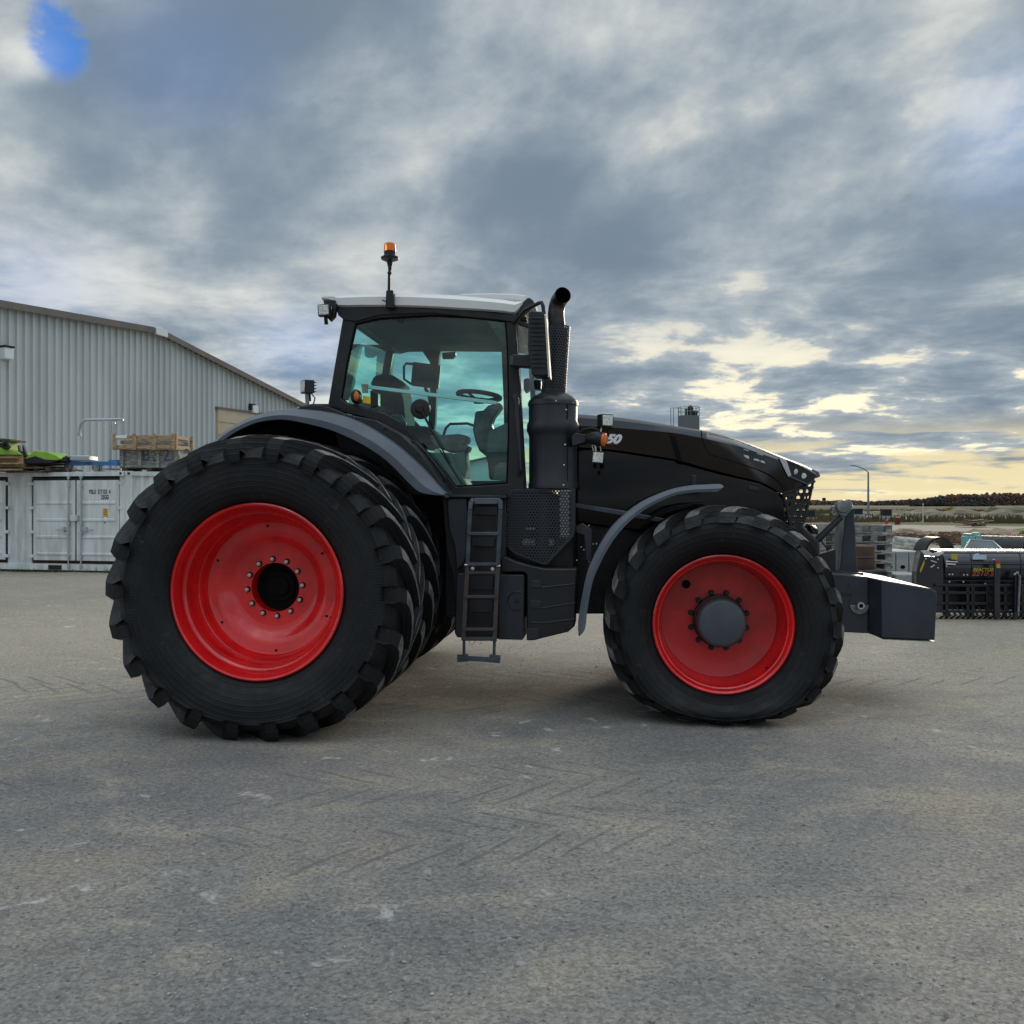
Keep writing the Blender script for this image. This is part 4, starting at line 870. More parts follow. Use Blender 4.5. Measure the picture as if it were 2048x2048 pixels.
# rear corner arm
# beacon
bv = -.96; cc = lambda y: q(779, y, bv)[1]; bu = q(779.8, 500, bv)[0]
be = MB().lathe([(.0, cc(524)), (.028, cc(524)), (.074, cc(519)), (.078, cc(515)), (.05, cc(511)), (.050, cc(503)), (.0, cc(503))], (bu, bv, 0), 'z', 32).lathe([(.015, cc(540)), (.017, cc(534)), (.028, cc(524)), (.0, cc(523))], (bu, bv, 0), 'z', 24).build('beacon', M_['plastic'], tr)
MB().lathe([(.0, cc(485)), (.038, cc(486)), (.049, cc(489)), (.052, cc(503)), (.0, cc(503.2))], (bu, bv, 0), 'z', 32).build('amber_lens', M_['amber'], be)
b = MB(); b.tube([Q(778, 582, bv), Q(778.7, 548, bv)], .013, 12).tube([Q(778.7, 550, bv), Q(779, 546, bv), Q(779.2, 542, bv), Q(779.4, 534, bv)], [.012, .020, .012, .014], 12); b.build('beacon_pole', M_['plastic'], be)
MB().prism(poly([(773, 583), (776, 581), (786, 581), (788, 585), (788, 616), (772, 616)], bv), bv-.02, bv+.05).build('beacon_bracket', M_['plastic'], be, .004)
tubepx('bracket_lever', [(774, 603, bv-.02), (769, 602, bv-.03), (764, 600, bv-.03)], .005, M_['plastic'], be, 6)
tubepx('lifting_loop', [(793, 636, -.9), (794, 641, -.9), (798, 643, -.9), (802, 641, -.9), (803, 636, -.9)], .004, M_['plastic'], tr, 6)

# ---- front linkage and ballast
bl = MB()
ptsL = [(1600, 1142), (1681, 1148), (1737, 1154), (1737, 1267), (1679, 1264), (1600, 1258)]
bl.prism(poly(ptsL, -.56), -.56, .56)
wA = poly([(1762, 1160), (1862, 1177), (1875, 1185), (1870, 1281), (1762, 1276)], -.70)
wB = poly([(1737, 1154), (1737, 1267)], -.56)
x0 = wB[0][0]
# plan: waist angles out to the wide block
bl.add([(wB[0][0], -.56, wB[0][1]), (wB[1][0], -.56, wB[1][1]), (wA[0][0], -.70, wA[0][1]), (wA[4][0], -.70, wA[4][1]), (wB[0][0], .56, wB[0][1]), (wB[1][0], .56, wB[1][1]), (wA[0][0], .70, wA[0][1]), (wA[4][0], .70, wA[4][1])],
       [(0, 1, 3, 2), (4, 6, 7, 5), (0, 2, 6, 4), (1, 5, 7, 3)])
bl.prism(wA, -.70, .70)
bw = bl.build('front_ballast', M_['ballast'], tr, .012, seg=3)
MB().prism(poly([(1765, 1277.5), (1870, 1282.5), (1870, 1284), (1766, 1279)], -.69), -.69, .69).build('bottom_plate', M_['steelgrey'], bw)
tw = MB().prism2(poly([(1673, 1146), (1680, 1138), (1692, 1020), (1694, 1010), (1700, 1006), (1706, 1010), (1708, 1020), (1715, 1138), (1722, 1146)], -.16), -.16, poly([(1673, 1146), (1680, 1138), (1692, 1020), (1694, 1010), (1700, 1006), (1706, 1010), (1708, 1020), (1715, 1138), (1722, 1146)], -.16), .16).build('ballast_tower', M_['ballast'], bw, .008)
MB().prism(poly([(1670, 1143), (1725, 1145), (1725, 1150), (1670, 1148)], -.2), -.24, .24).build('tower_foot', M_['ballast'], bw, .004)
MB().lathe([(.0, -.03), (.02, -.028), (.028, 0)], Q(1701, 1014, -.18), n=16).build('tower_pin', M_['chrome'], bw)
ul = MB().tube([Q(1618, 1096, -.2), Q(1640, 1075, -.2), Q(1682, 1034, -.2)], [.032, .030, .026], 14).build('top_link', M_['slate'], tr)
b = MB(); b.prism(poly([(1680, 1030), (1670, 1020), (1672, 1008), (1682, 1001), (1694, 1000), (1706, 1006), (1700, 1022), (1690, 1034)], -.22), -.24, -.16); b.lathe([(.0, -.05), (.055, -.04), (.062, 0)], Q(1684, 1013, -.22), n=20); b.lathe([(.012, -.03), (.028, -.03), (.03, 0)], Q(1667, 1018, -.2), n=14).lathe([(.012, -.03), (.028, -.03), (.03, 0)], Q(1667, 1026, -.2), n=14); b.build('hook_end', M_['steelgrey'], ul, .006)
pc = Q(1718, 1210, -.56)
b = MB(); hd = [(pc[0]+.078*math.cos(R(a_)), pc[2]+.078*math.sin(R(a_))) for a_ in range(180, 361, 12)]; b.prism(hd, -.575, -.562); b.build('catch_plate', M_['steelgrey'], bw, .002)
MB().lathe([(.018, -.07), (.030, -.07), (.034, -.05), (.034, 0)], pc, n=24).build('hitch_pin', M_['chrome'], bw)
MB().lathe([(.0, -.055), (.019, -.055)], pc, n=24).build('pin_bore', M_['black'], bw)
b = MB()
for (x, y) in ((1698, 1170), (1699, 1202), (1700, 1210), (1728, 1170)): b.cyl(Q(x, y, -.566), Q(x, y, -.55), .009, 8)
b.prism(poly([(1685, 1184), (1702, 1184), (1704, 1188), (1684, 1190)], -.56), -.57, -.555); b.build('plate_bolts', M_['slate'], bw)
part('linkage_arm', [(1640, 1108), (1672, 1098), (1672, 1140), (1690, 1146), (1640, 1146)], -.34, -.26, M_['plastic'])
b = MB(); rr_ = random.Random(8)
for k in range(8):
    o_ = k*3.2; b.tube([Q(1604+o_*.7, 1074+k*.3, -.25+k*.02), Q(1607+o_*.7, 1056, -.25+k*.02), Q(1614+o_*.7, 1049+k*.5, -.24+k*.02), Q(1620+o_*.6, 1052+k, -.22), Q(1626+o_*.4, 1068, -.22)], .009, 6)
b.build('hydraulic_hoses', M_['plastic'], tr)
b = MB(); b.tube([Q(1598, 1072, -.3), Q(1607, 1073, -.3), Q(1615, 1080, -.3), Q(1620, 1090, -.3)], [.03, .035, .03, .02], 10); b.build('coupling_cap', M_['teal'], tr)
tubepx('steering_hose', [(1640, 1078, -.2), (1650, 1092, -.2), (1662, 1101, -.2)], .007, M_['plastic'], n=6)

# ================================================================== LEFT BACKGROUND
M_['cont'] = mat('container paint', (.66, .70, .71), .5, 0, 0, 1.6, (.50, .53, .52), bump=.03, bs=60, rv=.06, stretch=(3, 3, .6))
M_['contrust'] = mat('container paint with rust', (.50, .55, .57), .55, 0, 0, 4.0, (.40, .42, .42))
M_['seal'] = mat('door gasket', (.008, .009, .014), .7)
M_['galv'] = mat('galvanised bar', (.42, .46, .48), .45, .5)
M_['ink'] = mat('stencil ink', (.02, .022, .03), .7)
pL, pR = at(0, HZ, 24.6), at(246, HZ, 23.8)
ca = math.atan2(pR.y-pL.y, pR.x-pL.x)
CF = Frame(pR.x, pR.y, ca)
def container(name, CFm, u0, u1, label, doors):
    o = empty(name, (CFm.o.x, CFm.o.y, 0), CFm.a, label, 'shipping container', 'shipping containers in a row')
    z0, z1 = .03, 2.55; dp = 2.40
    b = MB()   # frame: posts, rails
    for u in (u0, u1):
        for v in (0, dp): b.bb(u-.08, u+.08, v-.02+(.0 if v == 0 else -.12), v+.14 if v == 0 else v+.02, z0, z1)
    for v in (.02, dp-.02):
        b.bb(u0, u1, v-.03, v+.07, z1-.11, z1-.002); b.bb(u0, u1, v-.03, v+.07, z0+.02, z0+.17)
    for u in (u0, u1): b.bb(u-.05, u+.05, 0, dp, z1-.10, z1-.004); b.bb(u-.05, u+.05, 0, dp, z0+.02, z0+.16)
    b.build('frame', M_['cont'], o, .008)
    b = MB(); b.bb(u0+.05, u1-.05, .05, dp-.05, z1-.06, z1-.03); b.build('roof', M_['cont'], o)
    def corr(ua, ub, v, nm):
        b = MB(); u = ua; pts = []; k = 0
        while u < ub: pts += [(u, 0), (min(u+.07, ub), 0), (min(u+.105, ub), .036), (min(u+.175, ub), .036)]; u += .21
        pts.append((ub, 0)); vs = []
        for (x, d) in pts: vs += [(x, v+d, z0+.15), (x, v+d, z1-.10)]
        b.add(vs, [(2*i, 2*i+1, 2*i+3, 2*i+2) for i in range(len(pts)-1)]); return b.build(nm, M_['cont'], o, smooth=0)
    corr(u0+.05, u1-.05, dp-.05, 'back_wall')
    for (uu) in (u0, u1):
        b = MB(); b.bb(uu-.01, uu+.01, .05, dp-.05, z0+.1, z1-.05); b.build('end_wall', M_['cont'], o)
    return o, corr
L1c = CF.q(246, 1000, 0)[0]
c1, corr1 = container('shipping_container', CF, -6.25, 0.0, 'pale grey container with bolted doors and black stencilled numbers, behind the rear wheel', True)
def cq(x, y, v=0): return CF.q(x, y, v)
def door_pair(x0, x1, y0, y1):
    (ua, zb), (ub, zt_) = cq(x0, y1), cq(x1, y0)
    zb, zt_ = .30, 2.36
    bk = MB().bb(ua, ub, .03, .06, zb-.04, zt_+.04).build('door_gasket', M_['seal'], c1)
    um = (ua+ub)/2; mid = .018
    for (a_, b_) in ((ua+.04, um-.022), (um+.022, ub-.04)):
        d = MB(); d.bb(a_, b_, .0, .035, zb, zt_-.02)
        # raised frame and pressed horizontal channels
        d2 = MB(); 
        for f_ in (.08, .29, .50, .71):
            zc = zb+(zt_-zb)*f_
            d2.prism2([(a_+.09, zc-.045), (b_-.09, zc-.045), (b_-.09, zc+.045), (a_+.09, zc+.045)], .001, [(a_+.11, zc-.02), (b_-.11, zc-.02), (b_-.11, zc+.02), (a_+.11, zc+.02)], -.022)
        dd = d.build('door', M_['cont'], c1, .006); d2.build('pressed_rib', M_['cont'], dd, 0, 20)
        for k in range(4):
            z = zb+.10+(zt_-zb-.2)*k/3; side = a_ if a_ < um-.1 else b_
            sgn = -1 if side == a_ else 1
            MB().bb(side-.02 if sgn > 0 else side+.02, side+sgn*.12, -.03, -.001, z-.04, z+.04).build('hinge', M_['cont'], dd, .004)
        inner_u = b_-.16 if b_ < um else a_+.16
        MB().tube([(inner_u, -.045, .12), (inner_u, -.045, 2.45)], .019, 8).build('lock_rod', M_['galv'], dd)
        b = MB()
        for z in (.15, .42, 1.0, 1.25, 2.2, 2.42): b.bb(inner_u-.035, inner_u+.035, -.06, -.001, z-.035, z+.035)
        b.build('rod_guide', M_['galv'], dd, .004)
        zh = zb+(zt_-zb)*.385; s_ = -1 if b_ < um else 1
        MB().beam((inner_u, -.06, zh), (inner_u+s_*.36, -.06, zh-.01), .02, .03).bb(inner_u+s_*.14-.03, inner_u+s_*.14+.03, -.06, -.001, zh-.06, zh+.06).build('lock_handle', M_['galv'], dd, .003)
    MB().bb(um-.10, um+.10, -.10, -.01, zb+(zt_-zb)*.49, zb+(zt_-zb)*.56).build('lock_box', M_['cont'], c1, .006)
    return ua, ub, um
ua, ub, um = door_pair(64, 241, 955, 1142)
u2b = cq(12, 1000)[0]; 
door_pair(12-180, 13, 955, 1142)
corr1(u2b+.03, ua-.03, .035, 'side_wall')
MB().bb(cq(97, 1145)[0], cq(124, 1145)[0], -.012, .0, .06, .18).build('fork_pocket', M_['seal'], c1)
tx = cq(178, 986); text('container_number', 'VSLU  217153  4', .150, M_['ink'], c1, UP(tx[0], -.004, tx[1]-.02), 0, .004, .60)
tx = cq(202, 996); text('container_number', '22GG', .150, M_['ink'], c1, UP(tx[0], -.004, tx[1]-.03), 0, .004, .60)
(xa, zb), (xb, zt_) = cq(206, 1032), cq(216, 1017); yp = MB().bb(xa, xb, -.004, .0, zb, zt_).build('yellow_plate', mat('orange plate', (.72, .40, .02), .5), c1)
b = MB()
for k in range(4): b.bb(xa+.02, xb-.02-.02*(k % 2), -.006, -.004, zb+.03+k*.045, zb+.045+k*.045)
b.build('plate_print', M_['ink'], yp)
(xa, zb), (xb, zt_) = cq(206, 1040), cq(216, 1033); wp_ = MB().bb(xa, xb, -.004, .0, zb, zt_).build('white_plate', M_['palebar'], c1)
MB().ring([(xa, zb), (xb, zb), (xb, zt_), (xa, zt_)], [(xa+.01, zb+.01), (xb-.01, zb+.01), (xb-.01, zt_-.01), (xa+.01, zt_-.01)], -.006, -.004).build('plate_border', M_['ink'], wp_)
tx = cq(208, 1046); text('container_number', 'K7', .05, M_['ink'], c1, UP(tx[0], -.004, tx[1]-.01), 0, .001, .9)
p2 = at(258, HZ, 23.75); CG = Frame(p2.x, p2.y, R(9))
c2, corr2 = container('shipping_container', CG, 0.0, 6.06, 'white corrugated container beside the rear tyre, under the wooden crates', False)
corr2(.06, 6.0, .035, 'side_wall')
b = MB(); b.bb(-.09, .09, -.03, .12, 2.44, 2.56); b.bb(-.27, -.12, -.03, .12, 2.44, 2.56); b.build('corner_casting', M_['cont'], c2, .006)
b = MB(); b.bb(-.03, .03, -.033, -.03, 2.47, 2.53); b.bb(-.22, -.17, -.033, -.03, 2.47, 2.53); b.build('casting_slot', M_['seal'], c2)
# weeds along the container foot
M_['grass'] = mat('weeds', (.07, .10, .025), .8, 0, .4, 3)
b = MB(); rnd = random.Random(4)
for i in range(900):
    u = -6.5+rnd.random()*7.6 if rnd.random() < .5 else -6.2+rnd.random()*2.4; p = CF.o+CF.u*u+CF.v*(-.05-.18*rnd.random()); h_ = .04+.14*rnd.random()**2; dx_, dy_ = rnd.gauss(0, .04), rnd.gauss(0, .03)
    b.add([(p.x-.008, p.y, 0), (p.x+.008, p.y, 0), (p.x+dx_, p.y+dy_, h_)], [(0, 1, 2)])
tag(b.build('grass_tufts', M_['grass'], smooth=0, recalc=False), 'short green weeds growing along the foot of the container', 'weeds', kind='stuff')

# ---- warehouse
M_['clad'] = mat('ribbed steel cladding', (.54, .58, .585), .42, .1, .07, .8, rv=.06, stretch=(1, 1, .15))
M_['trim'] = mat('roof trim', (.16, .14, .125), .5, 0, .1, 2)
M_['cream'] = mat('cream door', (.50, .43, .31), .6, 0, .06, 1)
w0, w1 = at(0, HZ, 31), at(596, HZ, 45.7); wa = math.atan2(w1.y-w0.y, w1.x-w0.x); WF = Frame(w0.x, w0.y, wa)
wq = WF.q; Lw = (w1-w0).length
up_, hp_ = wq(306, 664); ue, he = wq(596, 811); u_0, h0 = wq(0, 612)
sl_ = (h0-hp_)/(up_-u_0)
wb_ = empty('warehouse', (WF.o.x, WF.o.y, 0), wa, 'long pale grey ribbed metal warehouse with a shallow gable behind the containers', 'warehouse')
ul_ = -9.0
def wtop(u): return hp_+(u-up_)*(-sl_*1.0)*-1 if u < up_ else hp_+(he-hp_)*(u-up_)/(ue-up_)
def wtop(u):
    if u < up_: return h0+(hp_-h0)*(u-u_0)/(up_-u_0)
    return hp_+(he-hp_)*(u-up_)/(ue-up_)
pts = []; u = ul_; ub_ = .305
while u < ue-.02:
    pts += [(u, 0), (u+.10, 0), (u+.115, -.085), (u+.20, -.085), (u+.215, -.02), (u+.285, -.02)]; u += ub_
pts = [p for p in pts if p[0] < ue]+[(ue, 0)]
b = MB(); vs = []
for (x, d) in pts: vs += [(x, d, 0), (x, d, wtop(x))]
b.add(vs, [(2*i, 2*i+1, 2*i+3, 2*i+2) for i in range(len(pts)-1)]); b.build('gable_wall', M_['clad'], wb_, smooth=0)
b = MB(); b.bb(ue-.02, ue, 0, 30, 0, he-.05); b.bb(ul_, ul_+.02, 0, 30, 0, wtop(ul_)); b.bb(ul_, ue, 29.9, 30, 0, he); b.build('side_wall', M_['clad'], wb_)
b = MB()
for (ua_, ub2) in ((ul_, up_), (up_, ue+.35)):
    za, zb2 = wtop(ua_)+.04, (wtop(ub2) if ub2 <= ue else he+(he-hp_)*(ub2-ue)/(ue-up_))+.04
    b.add([(ua_, -.30, za), (ub2, -.30, zb2), (ub2, 30, zb2), (ua_, 30, za), (ua_, -.30, za+.10), (ub2, -.30, zb2+.10), (ub2, 30, zb2+.10), (ua_, 30, za+.10)], [(0, 1, 2, 3), (4, 7, 6, 5), (0, 4, 5, 1), (2, 6, 7, 3), (1, 5, 6, 2), (0, 3, 7, 4)])
b.build('roof', M_['trim'], wb_)
b = MB()
for (ua_, ub2) in ((ul_, up_), (up_, ue+.35)):
    za, zb2 = wtop(ua_), (wtop(ub2) if ub2 <= ue else he+(he-hp_)*(ub2-ue)/(ue-up_))
    b.beam((ua_, -.33, za+.0), (ub2, -.33, zb2+.0), .05, .20, up=(0, 0, 1))
b.build('fascia', M_['trim'], wb_)
MB().prism([(up_-.22, hp_-.14), (up_-.22, hp_+.12), (up_, hp_+.16), (up_+.38, hp_+.06), (up_+.38, hp_-.18)], -.40, -.30).build('ridge_cap', M_['palebar'], wb_, .01)
d0, dz0 = wq(432, 818); d1 = d0+4.4
dr = MB().bb(d0, d1, -.12, .1, 0, dz0).build('roller_door', M_['cream'], wb_)
b = MB()
for k in range(1, 9): b.bb(d0, d1, -.126, -.12, dz0-k*.55-.012, dz0-k*.55+.012)
b.build('panel_seam', M_['trim'], dr)
MB().bb(d0-.08, d1+.08, -.16, -.02, dz0, dz0+.09).build('door_trim', M_['trim'], wb_)
lx, lz = wq(504, 819); wl = MB().box((lx, -.14, lz), (.34, .2, .34)).build('wall_lamp', M_['palebar'], wb_, .03); MB().box((lx-.1, -.10, lz+.1), (.35, .12, .28)).build('lamp_housing', M_['seal'], wl, .02)
lx, lz = wq(4, 708); wl = MB().box((lx, -.2, lz), (.32, .3, .38)).build('wall_lamp', M_['palebar'], wb_, .03); MB().box((lx, -.22, lz+.22), (.36, .32, .06)).build('lamp_housing', M_['seal'], wl, .01)
MB().bb(ul_+2, wq(8, 800)[0], -.06, -.02, 0, wq(8, 722)[1]).build('side_door', M_['clad'], wb_)

# ---- clutter standing on the containers; top of container at z=2.55
M_['wood'] = mat('pale timber', (.36, .24, .135), .8, 0, .35, 7, stretch=(1, 6, 6), bump=.2, bs=40)
M_['woodgrey'] = mat('weathered timber', (.24, .235, .22), .85, 0, .4, 6, stretch=(1, 5, 5), bump=.3, bs=40)
M_['wooddark'] = mat('dark timber', (.09, .062, .042), .85, 0, .4, 6, bump=.3, bs=40)
M_['lime'] = mat('lime green paint', (.22, .40, .04), .6, 0, .12, 3)
M_['blue'] = mat('blue paint', (.045, .17, .42), .5, 0, .25, 5)
M_['steel'] = mat('brushed steel', (.42, .44, .46), .35, .8, rv=.1, vs=6)
CT = 2.55
def onc(px, py, Z=24.8): return at(px, py, Z)
def sx_(px, Z=24.8): return (px-1024)/F*Z
def z_(py, Z=24.8): return H+(HZ-py)/F*Z
# grey crate with sprayed marks, standing on a pallet
Zc = 24.6
xa, xb_, xc = sx_(234, Zc), sx_(272, Zc), sx_(352, Zc)
def crate(name, x0, x1, y0, y1, z0, z1, m, label, slat_h, posts, solid, rz=0.0):
    o = empty(name, ((x0+x1)/2, (y0+y1)/2, z0), rz, label, 'crate', 'wooden crates stacked on the container'); w_, d_, h_ = (x1-x0)/2, (y1-y0)/2, z1-z0
    n = posts
    for s_ in (-1, 1):
        for i in range(n): x = -w_+.05+(2*w_-.10)*i/(n-1); MB().bb(x-.045, x+.045, s_*d_-.02, s_*d_+.02, 0, h_).build('post', m, o, .004)
        for yy in (-d_, d_): MB().bb(s_*w_-.02, s_*w_+.02, yy*.9-.045, yy*.9+.045, 0, h_).build('post', m, o, .004)
    for s_ in (-1, 1):
        for zz_ in slat_h:
            MB().bb(-w_, w_, s_*(d_-.035)-.012, s_*(d_-.035)+.012, zz_, zz_+.085).build('slat', m, o, .004)
            MB().bb(s_*(w_-.035)-.012, s_*(w_-.035)+.012, -d_, d_, zz_, zz_+.085).build('slat', m, o, .004)
    MB().bb(-w_+.03, w_-.03, -d_+.03, d_-.03, .02, .06).build('floor', m, o)
    return o
g1_ = crate('wooden_crate', sx_(240, Zc), sx_(355, Zc), Zc, Zc+1.1, CT+.13, z_(898, Zc), M_['woodgrey'], 'weathered grey crate with sprayed blue digits, lowest of the two beside the tyre', [.0, .62], 4, True)
w_ = (sx_(355, Zc)-sx_(240, Zc))/2; hh_ = z_(898, Zc)-CT-.13
MB().bb(-w_+.02, w_-.02, -.50, .50, .04, hh_-.02).build('sheet_side', M_['woodgrey'], g1_)
for k, s_ in enumerate(('B', '3', '2', '5', '2')): text('sprayed_digit', s_, .46, M_['blue'] if 0 else mat('blue spray', (.07, .09, .15), .8), g1_, UP(-w_+.55+k*.27, -.505, .17), 0, .004, .8)
b = MB()
for (x) in (-w_+.1, 0, w_-.1): b.bb(x-.07, x+.07, -.5, .5, -.13, -.02)
b.bb(-w_, w_, -.5, .5, -.02, .0); b.build('skid', M_['wooddark'], g1_, .004)
s_c = crate('wooden_crate', sx_(228, Zc-.2), sx_(356, Zc-.2), Zc-.25, Zc+.95, z_(900, Zc-.2), z_(867, Zc-.2), M_['wood'], 'open slatted brown crate, topmost above the grey crate', [.04, .29], 4, False, R(-3))
MB().bb(-.75, -.45, -.62, -.61, .30, .38).build('paper_label', M_['palebar'], s_c)
# bent chrome pipe on a stand with handle
b = MB(); Zp = 25.2
P_ = [at(159, 868, Zp), at(160, 855, Zp), at(165, 844, Zp), at(174, 840, Zp), at(200, 839.5, Zp), at(247, 838.5, Zp)]
b.tube(smooth_curve([tuple(p) for p in P_], 4), .035, 10); b.tube([at(159, 866, Zp), at(159, 872, Zp)], .05, 10); b.tube([at(246, 838, Zp), at(245, 828, Zp)], .04, 8); b.tube([at(222, 840, Zp), at(221, 940, Zp)], .025, 8); b.tube([at(226, 866, Zp), at(227, 846, Zp), at(231, 846, Zp)], .02, 8)
b.tube([at(249, 838, Zp), at(249, 940, Zp)], .015, 8); b.box(at(222, 946.5, Zp-.05)+Vector((0, 0, .10)), (.5, .4, .04))
jet = b.build('bent_pipe_stand', M_['steel'], None); tag(jet, 'bent bright steel pipe on a thin upright behind the brown crate', 'pipe')
# blue frame on jacks
Zb = 24.5
fr_ = empty('blue_machine_frame', (sx_(180, Zb), Zb, CT), 0, 'low blue steel frame standing on small jack feet on the container', 'machine frame')
def loc(o, p): return Vector(p)-o.location
b = MB(); b.bb(sx_(132, Zb)-fr_.location.x, sx_(236, Zb)-fr_.location.x, -.05, .05, z_(931, Zb)-CT, z_(923, Zb)-CT); b.bb(sx_(200, Zb)-fr_.location.x, sx_(236, Zb)-fr_.location.x, .5, .6, z_(924, Zb)-CT, z_(918, Zb)-CT)
for x in (140, 185, 225): b.bb(sx_(x, Zb)-fr_.location.x-.05, sx_(x, Zb)-fr_.location.x+.05, .05, .55, z_(930, Zb)-CT, z_(925, Zb)-CT)
b.build('beam', M_['blue'], fr_, .008)
for x in (146, 202):
    b = MB(); c = sx_(x, Zb)-fr_.location.x; b.cyl((c, 0, .0), (c, 0, z_(931, Zb)-CT), .03, 10); b.cyl((c-.12, -.06, .12), (c-.12, .06, .12), .10, 14); b.box((c, 0, .015), (.22, .16, .03)); b.build('jack_foot', M_['steelgrey'], fr_)
gr = MB(); x0 = sx_(150, Zb)-fr_.location.x; x1 = sx_(188, Zb)-fr_.location.x; gr.bb(x0, x1, -.3, .25, z_(922, Zb)-CT, z_(912, Zb)-CT)
tag(gr.build('steel_tray', M_['steel'], None, .02, loc=fr_.location), 'grey steel tray lying on the blue frame', 'tray')
# green header part
Zg = 24.6
go_ = empty('green_machine_part', (sx_(95, Zg), Zg, CT), 0, 'lime green machine cover lying on dark boards on the container', 'machine part'); L = lambda x, y: (sx_(x, Zg)-go_.location.x, z_(y, Zg)-CT)
MB().prism([L(x, y) for x, y in [(66, 918), (80, 910), (88, 903), (110, 905), (132, 913), (140, 920), (128, 924), (100, 921), (70, 922)]], -.5, .5).build('cover', M_['lime'], go_, .02)
MB().prism([L(x, y) for x, y in [(57, 893), (59, 893), (62, 905), (67, 905), (66, 894), (68, 893), (73, 908), (74, 914), (66, 920), (60, 918)]], -.55, -.45).build('bracket', M_['seal'], go_, .004)
MB().prism([L(x, y) for x, y in [(62, 922), (90, 914), (110, 921), (138, 922), (120, 928), (80, 929), (60, 928)]], -.52, .45).build('underside', M_['seal'], go_, .01)
MB().prism([L(x, y) for x, y in [(133, 920), (148, 912), (150, 916), (146, 924), (134, 925)]], -.4, .4).build('end_plate', M_['slate'], go_, .01)
# boards and pallets beneath
def boards(name, x0, x1, ys_, Z, m, label, cat, d=1.0):
    o = empty(name, (sx_((x0+x1)/2, Z), Z, CT), 0, label, cat); rr = random.Random(int(x0*7+3))
    for k, y in enumerate(ys_):
        a_, c_ = sx_(x0+rr.uniform(-4, 12), Z)-o.location.x, sx_(x1+rr.uniform(-14, 4), Z)-o.location.x; zc = z_(y, Z)-CT
        MB().beam((a_, -.1*rr.random(), zc+rr.uniform(-.03, .03)), (c_, -.1*rr.random(), zc+rr.uniform(-.03, .03)), d*rr.uniform(.8, 1), .03).build('board', m, o, .003)
    return o
o_ = boards('board_stack', 20, 150, (944, 940, 935, 930), 24.7, M_['wooddark'], 'dark thin boards piled under the green machine cover', 'boards')
o_ = boards('pallet', 14, 112, (945.5, 935), 24.4, M_['wooddark'], 'dark brown pallet at the front edge of the container top', 'pallet', .8)
for x in (20, 52, 85, 108): MB().box((sx_(x, 24.4)-o_.location.x, -.3, .08), (.10, .1, .11)).build('block', M_['wooddark'], o_)
o_ = boards('plank_stack', -30, 57, (941, 928, 915), 24.3, M_['wood'], 'pale timber planks at the left end of the container top', 'planks')
MB().bb(sx_(-30, 24.3)-o_.location.x, sx_(57, 24.3)-o_.location.x, -.3, .3, .02, z_(912, 24.3)-CT).build('beam_core', M_['wood'], o_, .01)
gl_ = empty('green_wheeled_machine', (sx_(5, 24.3), 24.3, z_(911, 24.3)), 0, 'lime green wheeled machine part on pale planks at the left edge', 'machine part')
L = lambda x, y: (sx_(x, 24.3)-gl_.location.x, z_(y, 24.3)-gl_.location.z)
MB().prism([L(x, y) for x, y in [(-30, 911), (-30, 884), (4, 886), (8, 895), (18, 898), (19, 882), (23, 882), (24, 900), (50, 905), (57, 911)]], -.35, .35).build('chassis', M_['lime'], gl_, .015)
MB().lathe([(.03, -.06), (.10, -.06), (.105, -.03), (.105, .03), (.10, .06), (.03, .06)], (L(29, 893)[0], -.4, L(29, 893)[1]), n=20).build('wheel', M_['rubber'], gl_)
MB().prism([L(x, y) for x, y in [(-30, 884), (-30, 876), (0, 877), (36, 880), (37, 884), (0, 882)]], -.4, .4).build('bar', M_['wooddark'], gl_, .01)

# ================================================================== RIGHT BACKGROUND
M_['conc'] = mat('concrete', (.33, .345, .345), .85, 0, .15, 2, bump=.2, bs=30)
M_['navy'] = mat('navy black paint', (.010, .012, .022), .28, 0, .2, 2, coat=.5)
M_['whitepaint'] = mat('scuffed white edge', (.55, .54, .50), .6, 0, .2, 8)
M_['orange'] = mat('orange decal', (.42, .07, .03), .5)
M_['yellow2'] = mat('yellow decal', (.42, .34, .03), .5)
M_['reddk'] = mat('dark red', (.12, .02, .02), .6)
M_['glassgrey'] = mat('grey glazed panel', (.07, .09, .09), .25, 0, .2, 3)
M_['log'] = mat('white bark', (.42, .42, .38), .85, 0, .3, 8, bump=.4, bs=12)
# snow blower
bz = at(1834, 1236, 14.6); SF = Frame(bz.x, bz.y, R(-3)); s_q = SF.q
sn = empty('snow_blower', (SF.o.x, SF.o.y, 0), SF.a, 'black snow blower attachment with yellow and orange decals, parked at the right edge', 'snow blower')
def spart(name, pts, v0, v1, m, parent=sn, bevel=.01): return MB().prism([s_q(x, y, v0) for x, y in pts], v0, v1).build(name, m, parent, bevel)
bdy = []
for (v, y) in ((.0, 1168), (-.06, 1155), (-.09, 1140), (-.08, 1125), (-.03, 1112), (.06, 1104), (.5, 1101), (.62, 1110), (.62, 1190), (.0, 1190)):
    bdy.append((v, s_q(1900, y, 0)[1]))
ua_, ub_2 = s_q(1885, 1100, 0)[0], s_q(2200, 1100, 0)[0]
b = MB(); n = len(bdy); b.add([(ua_, v, z) for v, z in bdy]+[(ub_2, v, z) for v, z in bdy], [tuple(range(n)), tuple(range(n, 2*n))]+[(i, (i+1) % n, n+(i+1) % n, n+i) for i in range(n)]); body = b.build('housing', M_['navy'], sn, .01)
for x in (1936, 2034):
    u_ = s_q(x, 1130, 0)[0]; b = MB(); b.tube([(u_+.01*i, v-.008, z) for i, (v, z) in enumerate(bdy[:6])], .012, 6); b.build('rib', M_['navy'], body)
